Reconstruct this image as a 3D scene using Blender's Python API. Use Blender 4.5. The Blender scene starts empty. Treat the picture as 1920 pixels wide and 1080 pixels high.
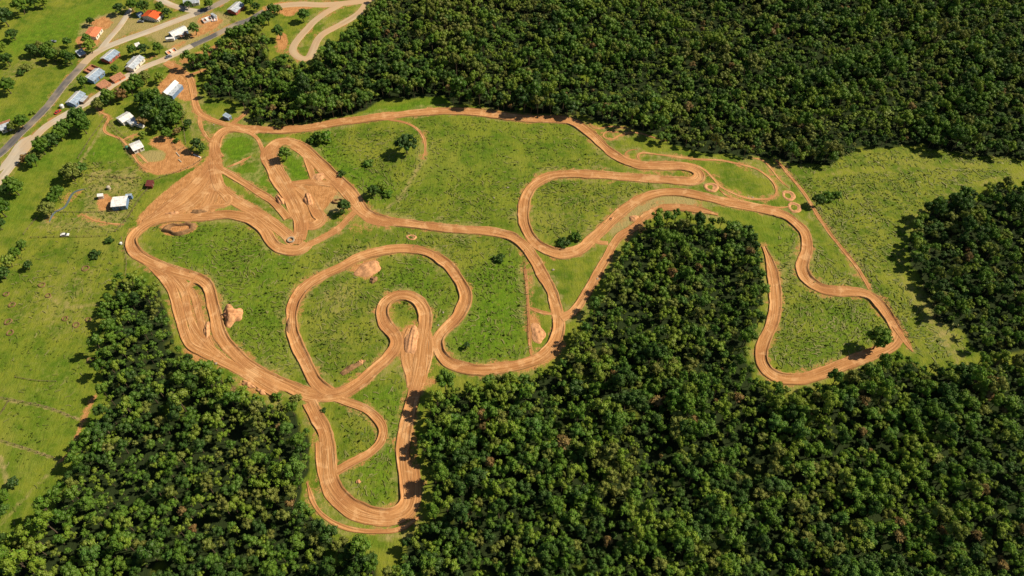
import bpy, bmesh, math, random
import numpy as np
from mathutils import Vector

random.seed(7)
RNG = np.random.default_rng(11)
PI = math.pi
scene = bpy.context.scene
COL = scene.collection

# ------------------------------------------------------------------ camera, sky, sun, exposure
CAM_H, PITCH, FPX = 320.0, math.radians(52.0), 1507.0
cam_d = bpy.data.cameras.new('camera')
cam_d.sensor_width = 36.0
cam_d.lens = 36.0 * FPX / 1920.0
cam_d.clip_start = 1.0
cam_d.clip_end = 9000.0
cam = bpy.data.objects.new('camera', cam_d)
COL.objects.link(cam)
cam.location = (0, 0, CAM_H)
cam.rotation_euler = (PI / 2 - PITCH, 0, 0)
scene.camera = cam

SUN_EL = math.radians(44.0)
SUN_DIR = Vector((0.97, 0.20, 0)).normalized()          # horizontal direction towards the sun
world = bpy.data.worlds.new('World')
scene.world = world
world.use_nodes = True
wn = world.node_tree
wn.nodes.clear()
sky = wn.nodes.new('ShaderNodeTexSky')
sky.sky_type = 'NISHITA'
sky.sun_disc = False
sky.sun_elevation = SUN_EL
sky.sun_rotation = math.atan2(SUN_DIR.x, SUN_DIR.y)
bg = wn.nodes.new('ShaderNodeBackground')
bg.inputs['Strength'].default_value = 0.05
wo = wn.nodes.new('ShaderNodeOutputWorld')
wn.links.new(sky.outputs[0], bg.inputs[0])
wn.links.new(bg.outputs[0], wo.inputs[0])

sun_d = bpy.data.lights.new('sun', 'SUN')
sun_d.energy = 5.0
sun_d.angle = math.radians(0.5)
sun_d.color = (1.0, 0.87, 0.67)
sun = bpy.data.objects.new('sun', sun_d)
COL.objects.link(sun)
to_sun = Vector((SUN_DIR.x * math.cos(SUN_EL), SUN_DIR.y * math.cos(SUN_EL), math.sin(SUN_EL)))
sun.rotation_euler = to_sun.to_track_quat('Z', 'Y').to_euler()
sun.location = (200, 300, 500)

scene.view_settings.view_transform = 'Standard'
scene.view_settings.look = 'None'
scene.view_settings.gamma = 1.0
scene.view_settings.use_curve_mapping = False
scene.view_settings.exposure = 0.48

# ------------------------------------------------------------------ survey: map positions on the ground
def G(px, py, z=0.0):
    """ground point (height z) seen under a survey coordinate of the aerial picture"""
    a, b = (px - 960.0) / FPX, (py - 540.0) / FPX
    dy = math.cos(PITCH) - b * math.sin(PITCH)
    dz = -math.sin(PITCH) - b * math.cos(PITCH)
    t = (z - CAM_H) / dz
    return (a * t, dy * t)

def GA(pts, z=0.0):
    p = np.asarray(pts, float)
    a, b = (p[:, 0] - 960.0) / FPX, (p[:, 1] - 540.0) / FPX
    dy = math.cos(PITCH) - b * math.sin(PITCH)
    dz = -math.sin(PITCH) - b * math.cos(PITCH)
    t = (z - CAM_H) / dz
    return np.stack([a * t, dy * t], 1)

def project(x, y, z):
    x, y, z = np.asarray(x, float), np.asarray(y, float), np.asarray(z, float) - CAM_H
    d = y * math.cos(PITCH) - z * math.sin(PITCH)
    u = y * math.sin(PITCH) + z * math.cos(PITCH)
    return 960 + FPX * x / d, 540 - FPX * u / d, d

# ------------------------------------------------------------------ numpy noise
def vnoise(x, y, scale, seed):
    r = np.random.default_rng(seed)
    tab = r.random((256, 256))
    fx, fy = np.asarray(x) / scale + 1000.3, np.asarray(y) / scale + 1000.7
    ix, iy = np.floor(fx).astype(int), np.floor(fy).astype(int)
    tx, ty = fx - ix, fy - iy
    tx, ty = tx * tx * (3 - 2 * tx), ty * ty * (3 - 2 * ty)
    a, b = tab[ix % 256, iy % 256], tab[(ix + 1) % 256, iy % 256]
    c, d = tab[ix % 256, (iy + 1) % 256], tab[(ix + 1) % 256, (iy + 1) % 256]
    return (a * (1 - tx) + b * tx) * (1 - ty) + (c * (1 - tx) + d * tx) * ty

def fbm(x, y, scale, seed, octv=3):
    s, w, t = 0, 1.0, 0
    for k in range(octv):
        s = s + w * vnoise(x, y, scale / 2 ** k, seed + k)
        t += w
        w *= 0.55
    return s / t

def sstep(a, b, x):
    t = np.clip((x - a) / (b - a), 0, 1)
    return t * t * (3 - 2 * t)

def hgt(x, y):
    """lie of the land: gentle swells"""
    x, y = np.asarray(x, float), np.asarray(y, float)
    return (0.55 * np.sin(x / 61 + 0.7) * np.cos(y / 53) + 0.35 * np.sin(x / 31 - y / 43)
            + 0.8 * (fbm(x, y, 60, 5, 2) - 0.5))

def h1(x, y):
    return float(hgt(np.array([x]), np.array([y]))[0])

# ------------------------------------------------------------------ materials
def new_mat(name, rough=0.9, spec=0.2):
    m = bpy.data.materials.new(name)
    m.use_nodes = True
    nt = m.node_tree
    b = nt.nodes['Principled BSDF']
    b.inputs['Roughness'].default_value = rough
    b.inputs['Specular IOR Level'].default_value = spec
    return m, nt, b

class NB:
    """small node builder"""
    def __init__(s, nt): s.nt = nt
    def n(s, t, **kw):
        nd = s.nt.nodes.new(t)
        for k, v in kw.items(): setattr(nd, k, v)
        return nd
    def l(s, a, b): s.nt.links.new(a, b)
    def put(s, sock, v):
        if hasattr(v, 'node'): s.l(v, sock)
        else: sock.default_value = v
    def math(s, op, a, b=0.0, c=None, clamp=False):
        nd = s.n('ShaderNodeMath', operation=op, use_clamp=clamp)
        s.put(nd.inputs[0], a); s.put(nd.inputs[1], b)
        if c is not None: s.put(nd.inputs[2], c)
        return nd.outputs[0]
    def ss(s, lo, hi, v):
        nd = s.n('ShaderNodeMapRange', interpolation_type='SMOOTHSTEP')
        s.put(nd.inputs[0], v); nd.inputs[1].default_value = lo; nd.inputs[2].default_value = hi
        return nd.outputs[0]
    def mix(s, f, a, b, blend='MIX'):
        nd = s.n('ShaderNodeMix', data_type='RGBA', blend_type=blend)
        s.put(nd.inputs[0], f)
        for i, v in ((6, a), (7, b)):
            if hasattr(v, 'node'): s.l(v, nd.inputs[i])
            else: nd.inputs[i].default_value = (*v, 1)
        return nd.outputs[2]
    def noise(s, vec, scale, detail=3, rough=0.55, dist=0.0):
        nd = s.n('ShaderNodeTexNoise')
        nd.inputs['Scale'].default_value = scale
        nd.inputs['Detail'].default_value = detail
        nd.inputs['Roughness'].default_value = rough
        nd.inputs['Distortion'].default_value = dist
        if vec is not None: s.l(vec, nd.inputs['Vector'])
        return nd.outputs[0]
    def attr(s, name):
        return s.n('ShaderNodeAttribute', attribute_name=name).outputs['Fac']
    def mapping(s, vec, scale=(1, 1, 1), rot=(0, 0, 0)):
        nd = s.n('ShaderNodeMapping')
        nd.inputs['Scale'].default_value = scale
        nd.inputs['Rotation'].default_value = rot
        s.l(vec, nd.inputs['Vector'])
        return nd.outputs[0]
    def bump(s, h, strength, dist, bsdf):
        nd = s.n('ShaderNodeBump')
        nd.inputs['Strength'].default_value = strength
        nd.inputs['Distance'].default_value = dist
        s.l(h, nd.inputs['Height'])
        s.l(nd.outputs[0], bsdf.inputs['Normal'])

SOIL_A, SOIL_B, SOIL_C = (0.47, 0.238, 0.093), (0.33, 0.152, 0.052), (0.61, 0.370, 0.178)

def ground_material():
    m, nt, b = new_mat('ground_meadow', 0.95, 0.1)
    k = NB(nt)
    pos = k.n('ShaderNodeNewGeometry').outputs['Position']
    n1 = k.noise(pos, 0.05, 4)
    n2 = k.noise(pos, 0.35, 4, 0.6)
    n3 = k.noise(pos, 1.6, 3, 0.65)
    stre = k.noise(k.mapping(pos, (0.9, 0.22, 1), (0, 0, 0.75)), 1.0, 4, 0.65, 0.6)
    n4 = k.noise(pos, 0.13, 3, 0.6)
    g = k.mix(k.ss(0.38, 0.60, k.math('ADD', k.math('MULTIPLY', n1, 0.5), k.math('MULTIPLY', n4, 0.5))), (0.070, 0.124, 0.007), (0.178, 0.200, 0.020))
    g = k.mix(k.math('MULTIPLY', k.ss(0.45, 0.75, n2), 0.55), g, (0.165, 0.180, 0.038))
    g = k.mix(k.math('MULTIPLY', k.ss(0.54, 0.66, k.noise(pos, 0.028, 3, 0.6, 0.8)), 0.55), g, (0.225, 0.225, 0.038))
    lush = k.mix(k.ss(0.35, 0.7, n2), (0.052, 0.134, 0.005), (0.122, 0.208, 0.010))
    g = k.mix(k.math('MULTIPLY', k.attr('lush'), k.ss(0.2, 0.6, n2)), g, lush)
    g2 = k.math('MULTIPLY', k.attr('rough'), 1.0)
    stre2 = k.noise(k.mapping(pos, (0.35, 1.1, 1), (0, 0, 0.3)), 1.0, 4, 0.7, 1.2)
    g = k.mix(k.math('MULTIPLY', k.ss(0.50, 0.66, stre), k.math('ADD', 0.25, k.math('MULTIPLY', g2, 0.5))), g, (0.052, 0.098, 0.010))
    g = k.mix(k.math('MULTIPLY', k.ss(0.52, 0.68, stre2), k.math('ADD', 0.2, k.math('MULTIPLY', g2, 0.45))), g, (0.215, 0.215, 0.062))
    dry = k.mix(n3, (0.245, 0.195, 0.075), (0.390, 0.300, 0.135))
    dryf = k.math('ADD', k.attr('dry'), k.math('MULTIPLY', k.math('SUBTRACT', n2, 0.5), 0.9))
    g = k.mix(k.math('MULTIPLY', k.ss(0.30, 0.85, dryf), 0.85), g, dry)
    soil = k.mix(k.ss(0.3, 0.7, n2), SOIL_A, SOIL_B)
    soil = k.mix(k.math('MULTIPLY', k.ss(0.55, 0.75, n3), 0.6), soil, SOIL_C)
    sf = k.math('ADD', k.attr('soil'), k.math('MULTIPLY', k.math('SUBTRACT', n2, 0.5), 0.55))
    sf = k.math('ADD', sf, k.math('MULTIPLY', k.math('SUBTRACT', n3, 0.5), 0.45))
    g = k.mix(k.ss(0.40, 0.60, sf), g, soil)
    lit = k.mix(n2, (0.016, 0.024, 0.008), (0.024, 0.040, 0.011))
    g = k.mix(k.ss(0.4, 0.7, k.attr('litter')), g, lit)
    k.l(g, b.inputs['Base Color'])
    hh = k.math('ADD', k.math('MULTIPLY', n3, 0.5), k.math('MULTIPLY', stre, 0.8))
    k.bump(hh, 0.9, 0.55, b)
    return m

def track_material():
    m, nt, b = new_mat('track_clay', 0.93, 0.15)
    k = NB(nt)
    uv = k.n('ShaderNodeUVMap', uv_map='track').outputs[0]
    pos = k.n('ShaderNodeNewGeometry').outputs['Position']
    s1 = k.noise(k.mapping(uv, (0.85, 0.022, 1)), 1.0, 4, 0.6, 0.25)
    s2 = k.noise(k.mapping(uv, (2.2, 0.06, 1)), 1.0, 3, 0.6, 0.2)
    n1 = k.noise(pos, 0.06, 3)
    n2 = k.noise(pos, 0.8, 4, 0.65)
    vis = k.ss(0.35, 0.62, k.noise(pos, 0.11, 3))
    xr = k.noise(k.mapping(pos, (1.3, 0.10, 1), (0, 0, 0.5)), 1.0, 3, 0.6, 1.0)
    c = k.mix(k.ss(0.38, 0.62, s1), SOIL_B, SOIL_A)
    c = k.mix(k.math('MULTIPLY', k.ss(0.52, 0.66, s2), k.math('ADD', 0.25, k.math('MULTIPLY', vis, 0.6))), c, SOIL_C)
    c = k.mix(k.math('MULTIPLY', k.ss(0.56, 0.68, xr), 0.4), c, SOIL_B)
    c = k.mix(k.math('MULTIPLY', k.ss(0.53, 0.68, k.math('SUBTRACT', 1.0, s2)), k.math('ADD', 0.2, k.math('MULTIPLY', vis, 0.6))), c, (0.235, 0.105, 0.042))
    c = k.mix(k.math('MULTIPLY', k.ss(0.48, 0.66, n1), 0.7), c, (0.32, 0.142, 0.053))
    c = k.mix(k.math('MULTIPLY', k.ss(0.52, 0.66, k.noise(pos, 0.16, 4, 0.6, 0.5)), 0.5), c, SOIL_C)
    c = k.mix(k.math('MULTIPLY', k.ss(0.58, 0.75, n2), 0.35), c, SOIL_C)
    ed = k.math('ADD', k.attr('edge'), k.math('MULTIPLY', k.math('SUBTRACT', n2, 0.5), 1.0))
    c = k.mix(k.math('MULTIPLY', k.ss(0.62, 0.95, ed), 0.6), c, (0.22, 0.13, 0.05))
    c = k.mix(k.math('MULTIPLY', k.ss(1.05, 1.35, k.math('ADD', ed, k.math('MULTIPLY', k.math('SUBTRACT', n1, 0.5), 0.8))), 0.9), c, (0.085, 0.065, 0.022))  # dark line along the skirts: shade of the banks put into the colour
    k.l(c, b.inputs['Base Color'])
    k.bump(k.math('ADD', k.math('MULTIPLY', s2, 1.2), k.math('MULTIPLY', n2, 0.5)), 0.8, 0.35, b)
    return m

def road_material(name, ca, cb, cdust):
    m, nt, b = new_mat(name, 0.85, 0.3)
    k = NB(nt)
    uv = k.n('ShaderNodeUVMap', uv_map='track').outputs[0]
    pos = k.n('ShaderNodeNewGeometry').outputs['Position']
    s1 = k.noise(k.mapping(uv, (0.5, 0.03, 1)), 1.0, 3)
    n1 = k.noise(pos, 0.045, 3)
    n2 = k.noise(pos, 1.2, 4, 0.65)
    c = k.mix(k.ss(0.35, 0.65, s1), ca, cb)
    c = k.mix(k.math('MULTIPLY', k.ss(0.48, 0.62, n1), 0.7), c, cdust)
    ed = k.math('ADD', k.attr('edge'), k.math('MULTIPLY', k.math('SUBTRACT', n2, 0.5), 1.2))
    c = k.mix(k.math('MULTIPLY', k.ss(0.55, 0.95, ed), 0.8), c, cdust)
    k.l(c, b.inputs['Base Color'])
    k.bump(n2, 0.3, 0.05, b)
    return m

def leaf_material(name, cols, var=0.35, trans=0.2, by_tint=False):
    m, nt, b = new_mat(name, 0.55, 0.25)
    k = NB(nt)
    oi = k.n('ShaderNodeObjectInfo').outputs['Random']
    r = k.n('ShaderNodeValToRGB')
    el = r.color_ramp.elements
    while len(el) < len(cols): el.new(0.5)
    for i, c in enumerate(cols):
        el[i].position = i / (len(cols) - 1)
        el[i].color = (*c, 1)
    tint = k.attr('tint')
    k.l(tint if by_tint else oi, r.inputs[0])
    hs = k.n('ShaderNodeHueSaturation')
    k.l(r.outputs[0], hs.inputs['Color'])
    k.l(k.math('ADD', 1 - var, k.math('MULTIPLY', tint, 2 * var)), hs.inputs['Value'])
    k.l(k.math('ADD', 0.485, k.math('MULTIPLY', tint, 0.03)), hs.inputs['Hue'])
    k.l(hs.outputs[0], b.inputs['Base Color'])
    tr = k.n('ShaderNodeBsdfTranslucent')
    k.l(hs.outputs[0], tr.inputs['Color'])
    mx = k.n('ShaderNodeMixShader')
    mx.inputs[0].default_value = trans
    k.l(b.outputs[0], mx.inputs[1]); k.l(tr.outputs[0], mx.inputs[2])
    k.l(mx.outputs[0], nt.nodes['Material Output'].inputs['Surface'])
    return m

def simple(name, col, rough=0.8, spec=0.3, var=0.25, scale=2.0, metallic=0.0, bump=0.0):
    m, nt, b = new_mat(name, rough, spec)
    k = NB(nt)
    pos = k.n('ShaderNodeTexCoord').outputs['Object']
    n = k.noise(pos, scale, 4, 0.6)
    lo = tuple(c * (1 - var) for c in col)
    hi = tuple(min(1, c * (1 + var)) for c in col)
    k.l(k.mix(k.ss(0.3, 0.7, n), lo, hi), b.inputs['Base Color'])
    b.inputs['Metallic'].default_value = metallic
    if bump: k.bump(n, 0.6, bump, b)
    return m

M = {}
M['ground'] = ground_material()
M['track'] = track_material()
M['asphalt'] = road_material('asphalt_road', (0.085, 0.083, 0.085), (0.135, 0.127, 0.118), (0.34, 0.27, 0.19))
M['gravel'] = road_material('pale_gravel_road', (0.37, 0.32, 0.245), (0.47, 0.41, 0.32), (0.42, 0.30, 0.18))
M['sandroad'] = road_material('sandy_road', (0.42, 0.32, 0.20), (0.36, 0.25, 0.15), (0.44, 0.29, 0.16))
M['ditch'] = road_material('ditch_shade_blue', (0.07, 0.10, 0.12), (0.13, 0.17, 0.20), (0.06, 0.09, 0.04))  # bluish shade over the strip is put into its colour
M['leaf_green'] = leaf_material('leaf_green', [(0.068, 0.146, 0.012), (0.092, 0.180, 0.016), (0.118, 0.210, 0.020), (0.072, 0.158, 0.022)])
M['leaf_light'] = leaf_material('leaf_light', [(0.145, 0.240, 0.018), (0.185, 0.270, 0.026), (0.165, 0.230, 0.028)])
M['leaf_olive'] = leaf_material('leaf_olive', [(0.140, 0.190, 0.026), (0.185, 0.225, 0.040), (0.165, 0.185, 0.034)])
M['leaf_dark'] = leaf_material('leaf_dark', [(0.040, 0.092, 0.012), (0.056, 0.118, 0.015), (0.046, 0.100, 0.018)])
M['leaf_russet'] = leaf_material('leaf_russet', [(0.220, 0.130, 0.042), (0.240, 0.170, 0.055), (0.170, 0.120, 0.040)])
M['bark'] = simple('bark', (0.10, 0.075, 0.05), 0.95, 0.1, 0.3, 3.0)
M['grassblade'] = leaf_material('grass_blade', [(0.072, 0.138, 0.012), (0.118, 0.186, 0.019), (0.170, 0.212, 0.032), (0.310, 0.285, 0.110)], 0.12, 0.45, True)
M['clay'] = simple('clay_heap', (0.46, 0.24, 0.115), 0.95, 0.1, 0.3, 0.7, bump=0.25)
M['darkclay'] = simple('dark_clay', (0.22, 0.125, 0.06), 0.95, 0.1, 0.3, 0.8, bump=0.2)  # clay in a darker tone than the other heaps
M['white'] = simple('white_sheet_metal', (0.66, 0.66, 0.65), 0.5, 0.4, 0.20, 0.6)
M['greymetal'] = simple('grey_sheet_metal', (0.36, 0.40, 0.45), 0.5, 0.4, 0.3, 0.6)
M['bluegrey'] = simple('blue_grey_sheet_metal', (0.26, 0.33, 0.42), 0.5, 0.4, 0.3, 0.6)
M['redroof'] = simple('orange_red_tiles', (0.62, 0.12, 0.035), 0.75, 0.2, 0.2, 1.5)
M['pinkroof'] = simple('faded_red_roof', (0.60, 0.21, 0.10), 0.8, 0.2, 0.18, 1.2)
M['rust'] = simple('rusty_sheet', (0.36, 0.17, 0.095), 0.8, 0.2, 0.35, 1.0)
M['darkred'] = simple('dark_red_paint', (0.10, 0.022, 0.018), 0.7, 0.3, 0.25, 1.0)
M['plaster'] = simple('pale_plaster', (0.62, 0.57, 0.48), 0.9, 0.2, 0.12, 1.0)
M['bluewall'] = simple('blue_wall', (0.13, 0.21, 0.34), 0.7, 0.3, 0.2, 1.0)
M['brickwall'] = simple('red_wall', (0.34, 0.09, 0.06), 0.9, 0.2, 0.2, 1.0)
M['timber'] = simple('weathered_timber', (0.17, 0.12, 0.08), 0.9, 0.2, 0.3, 2.0)
M['glass'] = simple('dark_window_glass', (0.03, 0.04, 0.05), 0.12, 0.5, 0.2, 1.0)
M['rubber'] = simple('black_rubber', (0.03, 0.03, 0.03), 0.8, 0.3, 0.2, 3.0)
M['carwhite'] = simple('white_car_paint', (0.75, 0.75, 0.74), 0.3, 0.5, 0.05, 1.0)
M['cargrey'] = simple('grey_car_paint', (0.16, 0.18, 0.21), 0.3, 0.5, 0.08, 1.0)
M['carred'] = simple('red_car_paint', (0.45, 0.04, 0.03), 0.3, 0.5, 0.08, 1.0)
M['carblue'] = simple('blue_car_paint', (0.12, 0.20, 0.36), 0.3, 0.5, 0.08, 1.0)
M['tankgreen'] = simple('green_tank_plastic', (0.05, 0.16, 0.10), 0.5, 0.4, 0.1, 1.0)
M['darkearth'] = simple('dark_earth', (0.15, 0.095, 0.045), 0.95, 0.1, 0.3, 0.8, bump=0.2)
M['stone'] = simple('pale_stone', (0.30, 0.26, 0.20), 0.9, 0.2, 0.2, 2.0)
M['concrete'] = simple('concrete', (0.40, 0.36, 0.29), 0.9, 0.2, 0.15, 2.0)

# ------------------------------------------------------------------ object helpers
def tag(o, label=None, cat=None, group=None, kind=None):
    if label: o['label'] = label
    if cat: o['category'] = cat
    if group: o['group'] = group
    if kind: o['kind'] = kind
    return o

def np_mesh(name, V, F, mat, smooth=False):
    """V (n,3) array, F (m,k) array of equal-sized faces"""
    me = bpy.data.meshes.new(name)
    V, F = np.asarray(V, np.float32), np.asarray(F, np.int32)
    me.vertices.add(len(V))
    me.vertices.foreach_set('co', V.ravel())
    n, kk = F.shape
    me.loops.add(n * kk)
    me.loops.foreach_set('vertex_index', F.ravel())
    me.polygons.add(n)
    me.polygons.foreach_set('loop_start', np.arange(0, n * kk, kk, dtype=np.int32))
    me.polygons.foreach_set('use_smooth', np.full(n, smooth, bool))
    me.update(calc_edges=True)
    me.validate()
    if mat is not None: me.materials.append(mat)
    return me

def fattr(me, name, arr, domain='POINT'):
    a = me.attributes.new(name, 'FLOAT', domain)
    a.data.foreach_set('value', np.asarray(arr, np.float32))

def link(name, me, parent=None, loc=None):
    o = bpy.data.objects.new(name, me)
    COL.objects.link(o)
    if parent is not None: o.parent = parent
    if loc is not None: o.location = loc
    return o

def empty(name, loc, rz=0.0):
    o = bpy.data.objects.new(name, None)
    o.empty_display_size = 0.5
    COL.objects.link(o)
    o.location = loc
    o.rotation_euler = (0, 0, rz)
    return o

class MB:
    """collects simple shapes, built as one mesh object"""
    def __init__(s): s.bm = bmesh.new()
    def box(s, x0, x1, y0, y1, z0, z1, rz=0.0, c=(0, 0)):
        vs = []
        for x, y, z in ((x0, y0, z0), (x1, y0, z0), (x1, y1, z0), (x0, y1, z0), (x0, y0, z1), (x1, y0, z1), (x1, y1, z1), (x0, y1, z1)):
            if rz:
                dx, dy = x - c[0], y - c[1]
                x, y = c[0] + dx * math.cos(rz) - dy * math.sin(rz), c[1] + dx * math.sin(rz) + dy * math.cos(rz)
            vs.append(s.bm.verts.new((x, y, z)))
        for f in ((3, 2, 1, 0), (4, 5, 6, 7), (0, 1, 5, 4), (1, 2, 6, 5), (2, 3, 7, 6), (3, 0, 4, 7)):
            s.bm.faces.new([vs[i] for i in f])
        return s
    def poly(s, pts, faces):
        vs = [s.bm.verts.new(p) for p in pts]
        for f in faces: s.bm.faces.new([vs[i] for i in f])
        return s
    def tube(s, p0, p1, r0, r1, n=6, cap=True):
        p0, p1 = Vector(p0), Vector(p1)
        ax = (p1 - p0).normalized()
        u = ax.cross(Vector((0.3, 0.9, 0.2))).normalized()
        v = ax.cross(u)
        a = [s.bm.verts.new(p0 + (u * math.cos(2 * PI * i / n) + v * math.sin(2 * PI * i / n)) * r0) for i in range(n)]
        b = [s.bm.verts.new(p1 + (u * math.cos(2 * PI * i / n) + v * math.sin(2 * PI * i / n)) * r1) for i in range(n)]
        for i in range(n): s.bm.faces.new((a[i], a[(i + 1) % n], b[(i + 1) % n], b[i]))
        if cap:
            s.bm.faces.new(b)
            s.bm.faces.new(a[::-1])
        return s
    def build(s, name, mat, parent=None, bevel=0.0, loc=None):
        if bevel: bmesh.ops.bevel(s.bm, geom=s.bm.edges[:], offset=bevel, segments=2, affect='EDGES', profile=0.6)
        bmesh.ops.recalc_face_normals(s.bm, faces=s.bm.faces[:])
        me = bpy.data.meshes.new(name)
        s.bm.to_mesh(me)
        s.bm.free()
        me.materials.append(mat)
        return link(name, me, parent, loc)

# ------------------------------------------------------------------ survey data: tracks
def catmull(P, step):
    P = np.asarray(P, float)
    Q = np.vstack([2 * P[0] - P[1], P, 2 * P[-1] - P[-2]])
    out = []
    for i in range(1, len(Q) - 2):
        p0, p1, p2, p3 = Q[i - 1], Q[i], Q[i + 1], Q[i + 2]
        n = max(2, int(np.linalg.norm(p2 - p1) / step * 1.5))
        t = np.linspace(0, 1, n, endpoint=False)[:, None]
        out.append(0.5 * (2 * p1 + (p2 - p0) * t + (2 * p0 - 5 * p1 + 4 * p2 - p3) * t ** 2 + (3 * p1 - p0 - 3 * p2 + p3) * t ** 3))
    out.append(Q[-2:-1])
    C = np.vstack(out)
    for _ in range(3):
        C[1:-1] = 0.25 * C[:-2] + 0.5 * C[1:-1] + 0.25 * C[2:]
    d = np.r_[0, np.cumsum(np.linalg.norm(np.diff(C, axis=0), axis=1))]
    n = max(3, int(d[-1] / step))
    s = np.linspace(0, d[-1], n)
    return np.stack([np.interp(s, d, C[:, 0]), np.interp(s, d, C[:, 1])], 1), s

TR = []   # (name, label-ish kind, survey points, width m, berm m, taper)
def T(pts, w, berm=0.6, kind='dirt_track', taper=(0, 0), mat='track'):
    TR.append(dict(pts=pts, w=w, berm=berm, kind=kind, taper=taper, mat=mat))

# plaza fans (flat, no banks)
T([(404,262),(399,292),(376,330),(334,368),(292,402),(266,424)], 7, 0.12)
T([(401,275),(397,306),(368,346),(336,376),(300,398),(270,416)], 7, 0.10)
T([(402,280),(400,318),(384,352),(360,380),(330,398)], 8, 0.10)
T([(403,285),(405,330),(398,364),(384,390),(356,404)], 8, 0.08)
T([(408,350),(430,372),(420,384),(395,386),(374,390)], 4, 0.15)
T([(400,300),(410,346),(444,378),(490,405),(530,435),(553,457)], 9, 0.15)
# western circuit
T([(578,458),(562,469),(547,471),(528,468),(511,458),(496,433),(473,413),(433,403),(378,406),(322,408),(289,414),(262,429),(247,451),(253,471),(278,489),(322,507),(367,520),(389,536),(400,569),(407,602),(416,631),(438,660),(469,687),(504,707),(540,724),(578,740),(611,742),(644,736),(672,720),(700,695),(728,670),(744,647),(740,629),(722,607),(716,584),(722,567),(742,554),(764,553),(784,564),(796,584),(797,609),(792,640),(789,676),(785,700),(777,735),(767,779),(758,824),(757,862),(762,904),(764,939),(749,960),(719,967),(678,957),(642,933),(621,898),(616,859),(611,824),(603,800),(591,778),(580,755)], 8.2, 0.7)
# bowl loop, eastern return, double lane to the north-western hairpin
T([(625,740),(606,730),(589,711),(571,676),(556,644),(548,616),(547,584),(556,556),(576,533),(604,516),(640,500),(669,484),(702,473),(736,467),(769,466),(802,473),(831,489),(853,513),(869,540),(872,564),(860,591),(838,613),(822,633),(821,653),(833,673),(862,689),(900,694),(944,690),(984,681),(1016,667),(1038,644),(1048,618),(1047,591),(1040,564),(1029,536),(1013,509),(1000,487),(982,462),(958,444),(910,433),(850,429),(790,422),(745,416),(706,408),(681,393),(668,371),(639,340),(606,309),(574,280),(550,267),(528,264),(508,273),(497,289),(506,313),(523,344),(539,369),(550,391),(560,415),(562,438),(556,458)], 8.0, 0.7)
# northern straight into the eastern circuit
T([(408,296),(402,278),(405,258),(420,243),(440,239),(472,241),(528,243),(583,238),(639,229),(694,222),(750,215),(811,210),(856,209),(900,212),(944,219),(989,224),(1030,224),(1066,227),(1090,238),(1112,256),(1134,278),(1161,298),(1194,311),(1239,314),(1283,316),(1305,323),(1311,333),(1299,342),(1261,341),(1206,337),(1139,330),(1083,327),(1039,329),(1010,340),(990,362),(982,389),(983,416),(992,440),(1012,462),(1039,475),(1061,477),(1083,471),(1106,453),(1128,433),(1150,411),(1172,393),(1206,373),(1239,364),(1272,363),(1306,368),(1350,378),(1394,386),(1439,394),(1472,404),(1494,420),(1509,438),(1513,460),(1508,482),(1503,502),(1514,524),(1540,541),(1569,546),(1602,548),(1629,554),(1649,571),(1664,593),(1677,614),(1681,632),(1669,649),(1647,660),(1613,671),(1580,684),(1547,698),(1513,709),(1480,711),(1451,704),(1434,687),(1428,664),(1433,638),(1446,611),(1453,578),(1453,544),(1449,511),(1441,484),(1432,462)], 8.4, 0.6, taper=(0, 9))
# second lane along the wood
T([(1346,404),(1314,396),(1272,391),(1239,393),(1212,407),(1190,427),(1163,444),(1148,462),(1137,485),(1123,508),(1110,533),(1093,562),(1075,585),(1052,598)], 6.2, 0.4, taper=(6, 0))
T([(1107,447),(1122,456),(1140,458)], 4.5, 0.15)
# the worn outer half of the southern hairpin
T([(600,830),(602,868),(608,900),(626,938),(664,968),(716,979),(756,971),(777,948),(781,912),(778,880)], 5.6, 0.4)
# hairpin extras
T([(524,272),(514,286),(518,306),(534,334),(552,366),(566,396),(570,424),(564,450)], 6.2, 0.25)
T([(548,272),(572,290),(598,314),(622,338),(648,364),(668,392),(690,410)], 6.0, 0.25)
T([(640,348),(662,372),(676,398),(700,414),(730,420)], 6.0, 0.2)
T([(403,304),(412,315),(434,327),(474,353),(510,376),(540,410)], 6.0, 0.35)
T([(574,292),(580,310),(586,330),(596,343)], 5.0, 0.3)
T([(540,345),(560,343),(583,341),(617,344),(643,350),(660,366)], 6.0, 0.25)
T([(556,352),(578,372),(592,395),(602,412),(585,424),(568,420)], 8.0, 0.35)
T([(552,470),(580,458),(604,446),(632,430),(652,410),(668,394)], 5.0, 0.2)
T([(440,240),(464,246),(482,258),(492,280),(494,300)], 4.0, 0.1, 'dirt_path', (3, 3))
T([(425,312),(448,303),(470,292)], 3.2, 0.1, 'dirt_path', (3, 3))
# west side outer lane and the lower link
T([(318,512),(340,528),(362,552),(374,590),(384,628),(398,655),(420,672)], 4.8, 0.3)
T([(300,505),(322,520),(344,548),(352,585),(366,618),(392,650),(430,682),(470,708)], 4.8, 0.3)
T([(285,498),(305,517),(320,538),(330,566),(338,596),(346,625),(358,648),(384,662),(416,678),(456,698),(489,720),(520,738)], 6.5, 0.45)
T([(367,520),(350,548),(356,590),(362,625),(380,655)], 4.0, 0.15, 'dirt_path', (3, 3))
T([(622,744),(654,755),(684,767),(707,785),(719,806),(713,830),(693,850),(666,865),(630,884)], 5.2, 0.45)
T([(576,905),(588,945),(612,972),(655,992),(707,998),(752,992),(786,970)], 3.2, 0.3, 'dirt_path', (4, 4))
T([(800,612),(808,640),(806,670),(798,698),(792,720)], 4.2, 0.3)
T([(776,618),(768,640),(764,670),(772,700),(778,725)], 9.0, 0.3)
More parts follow.
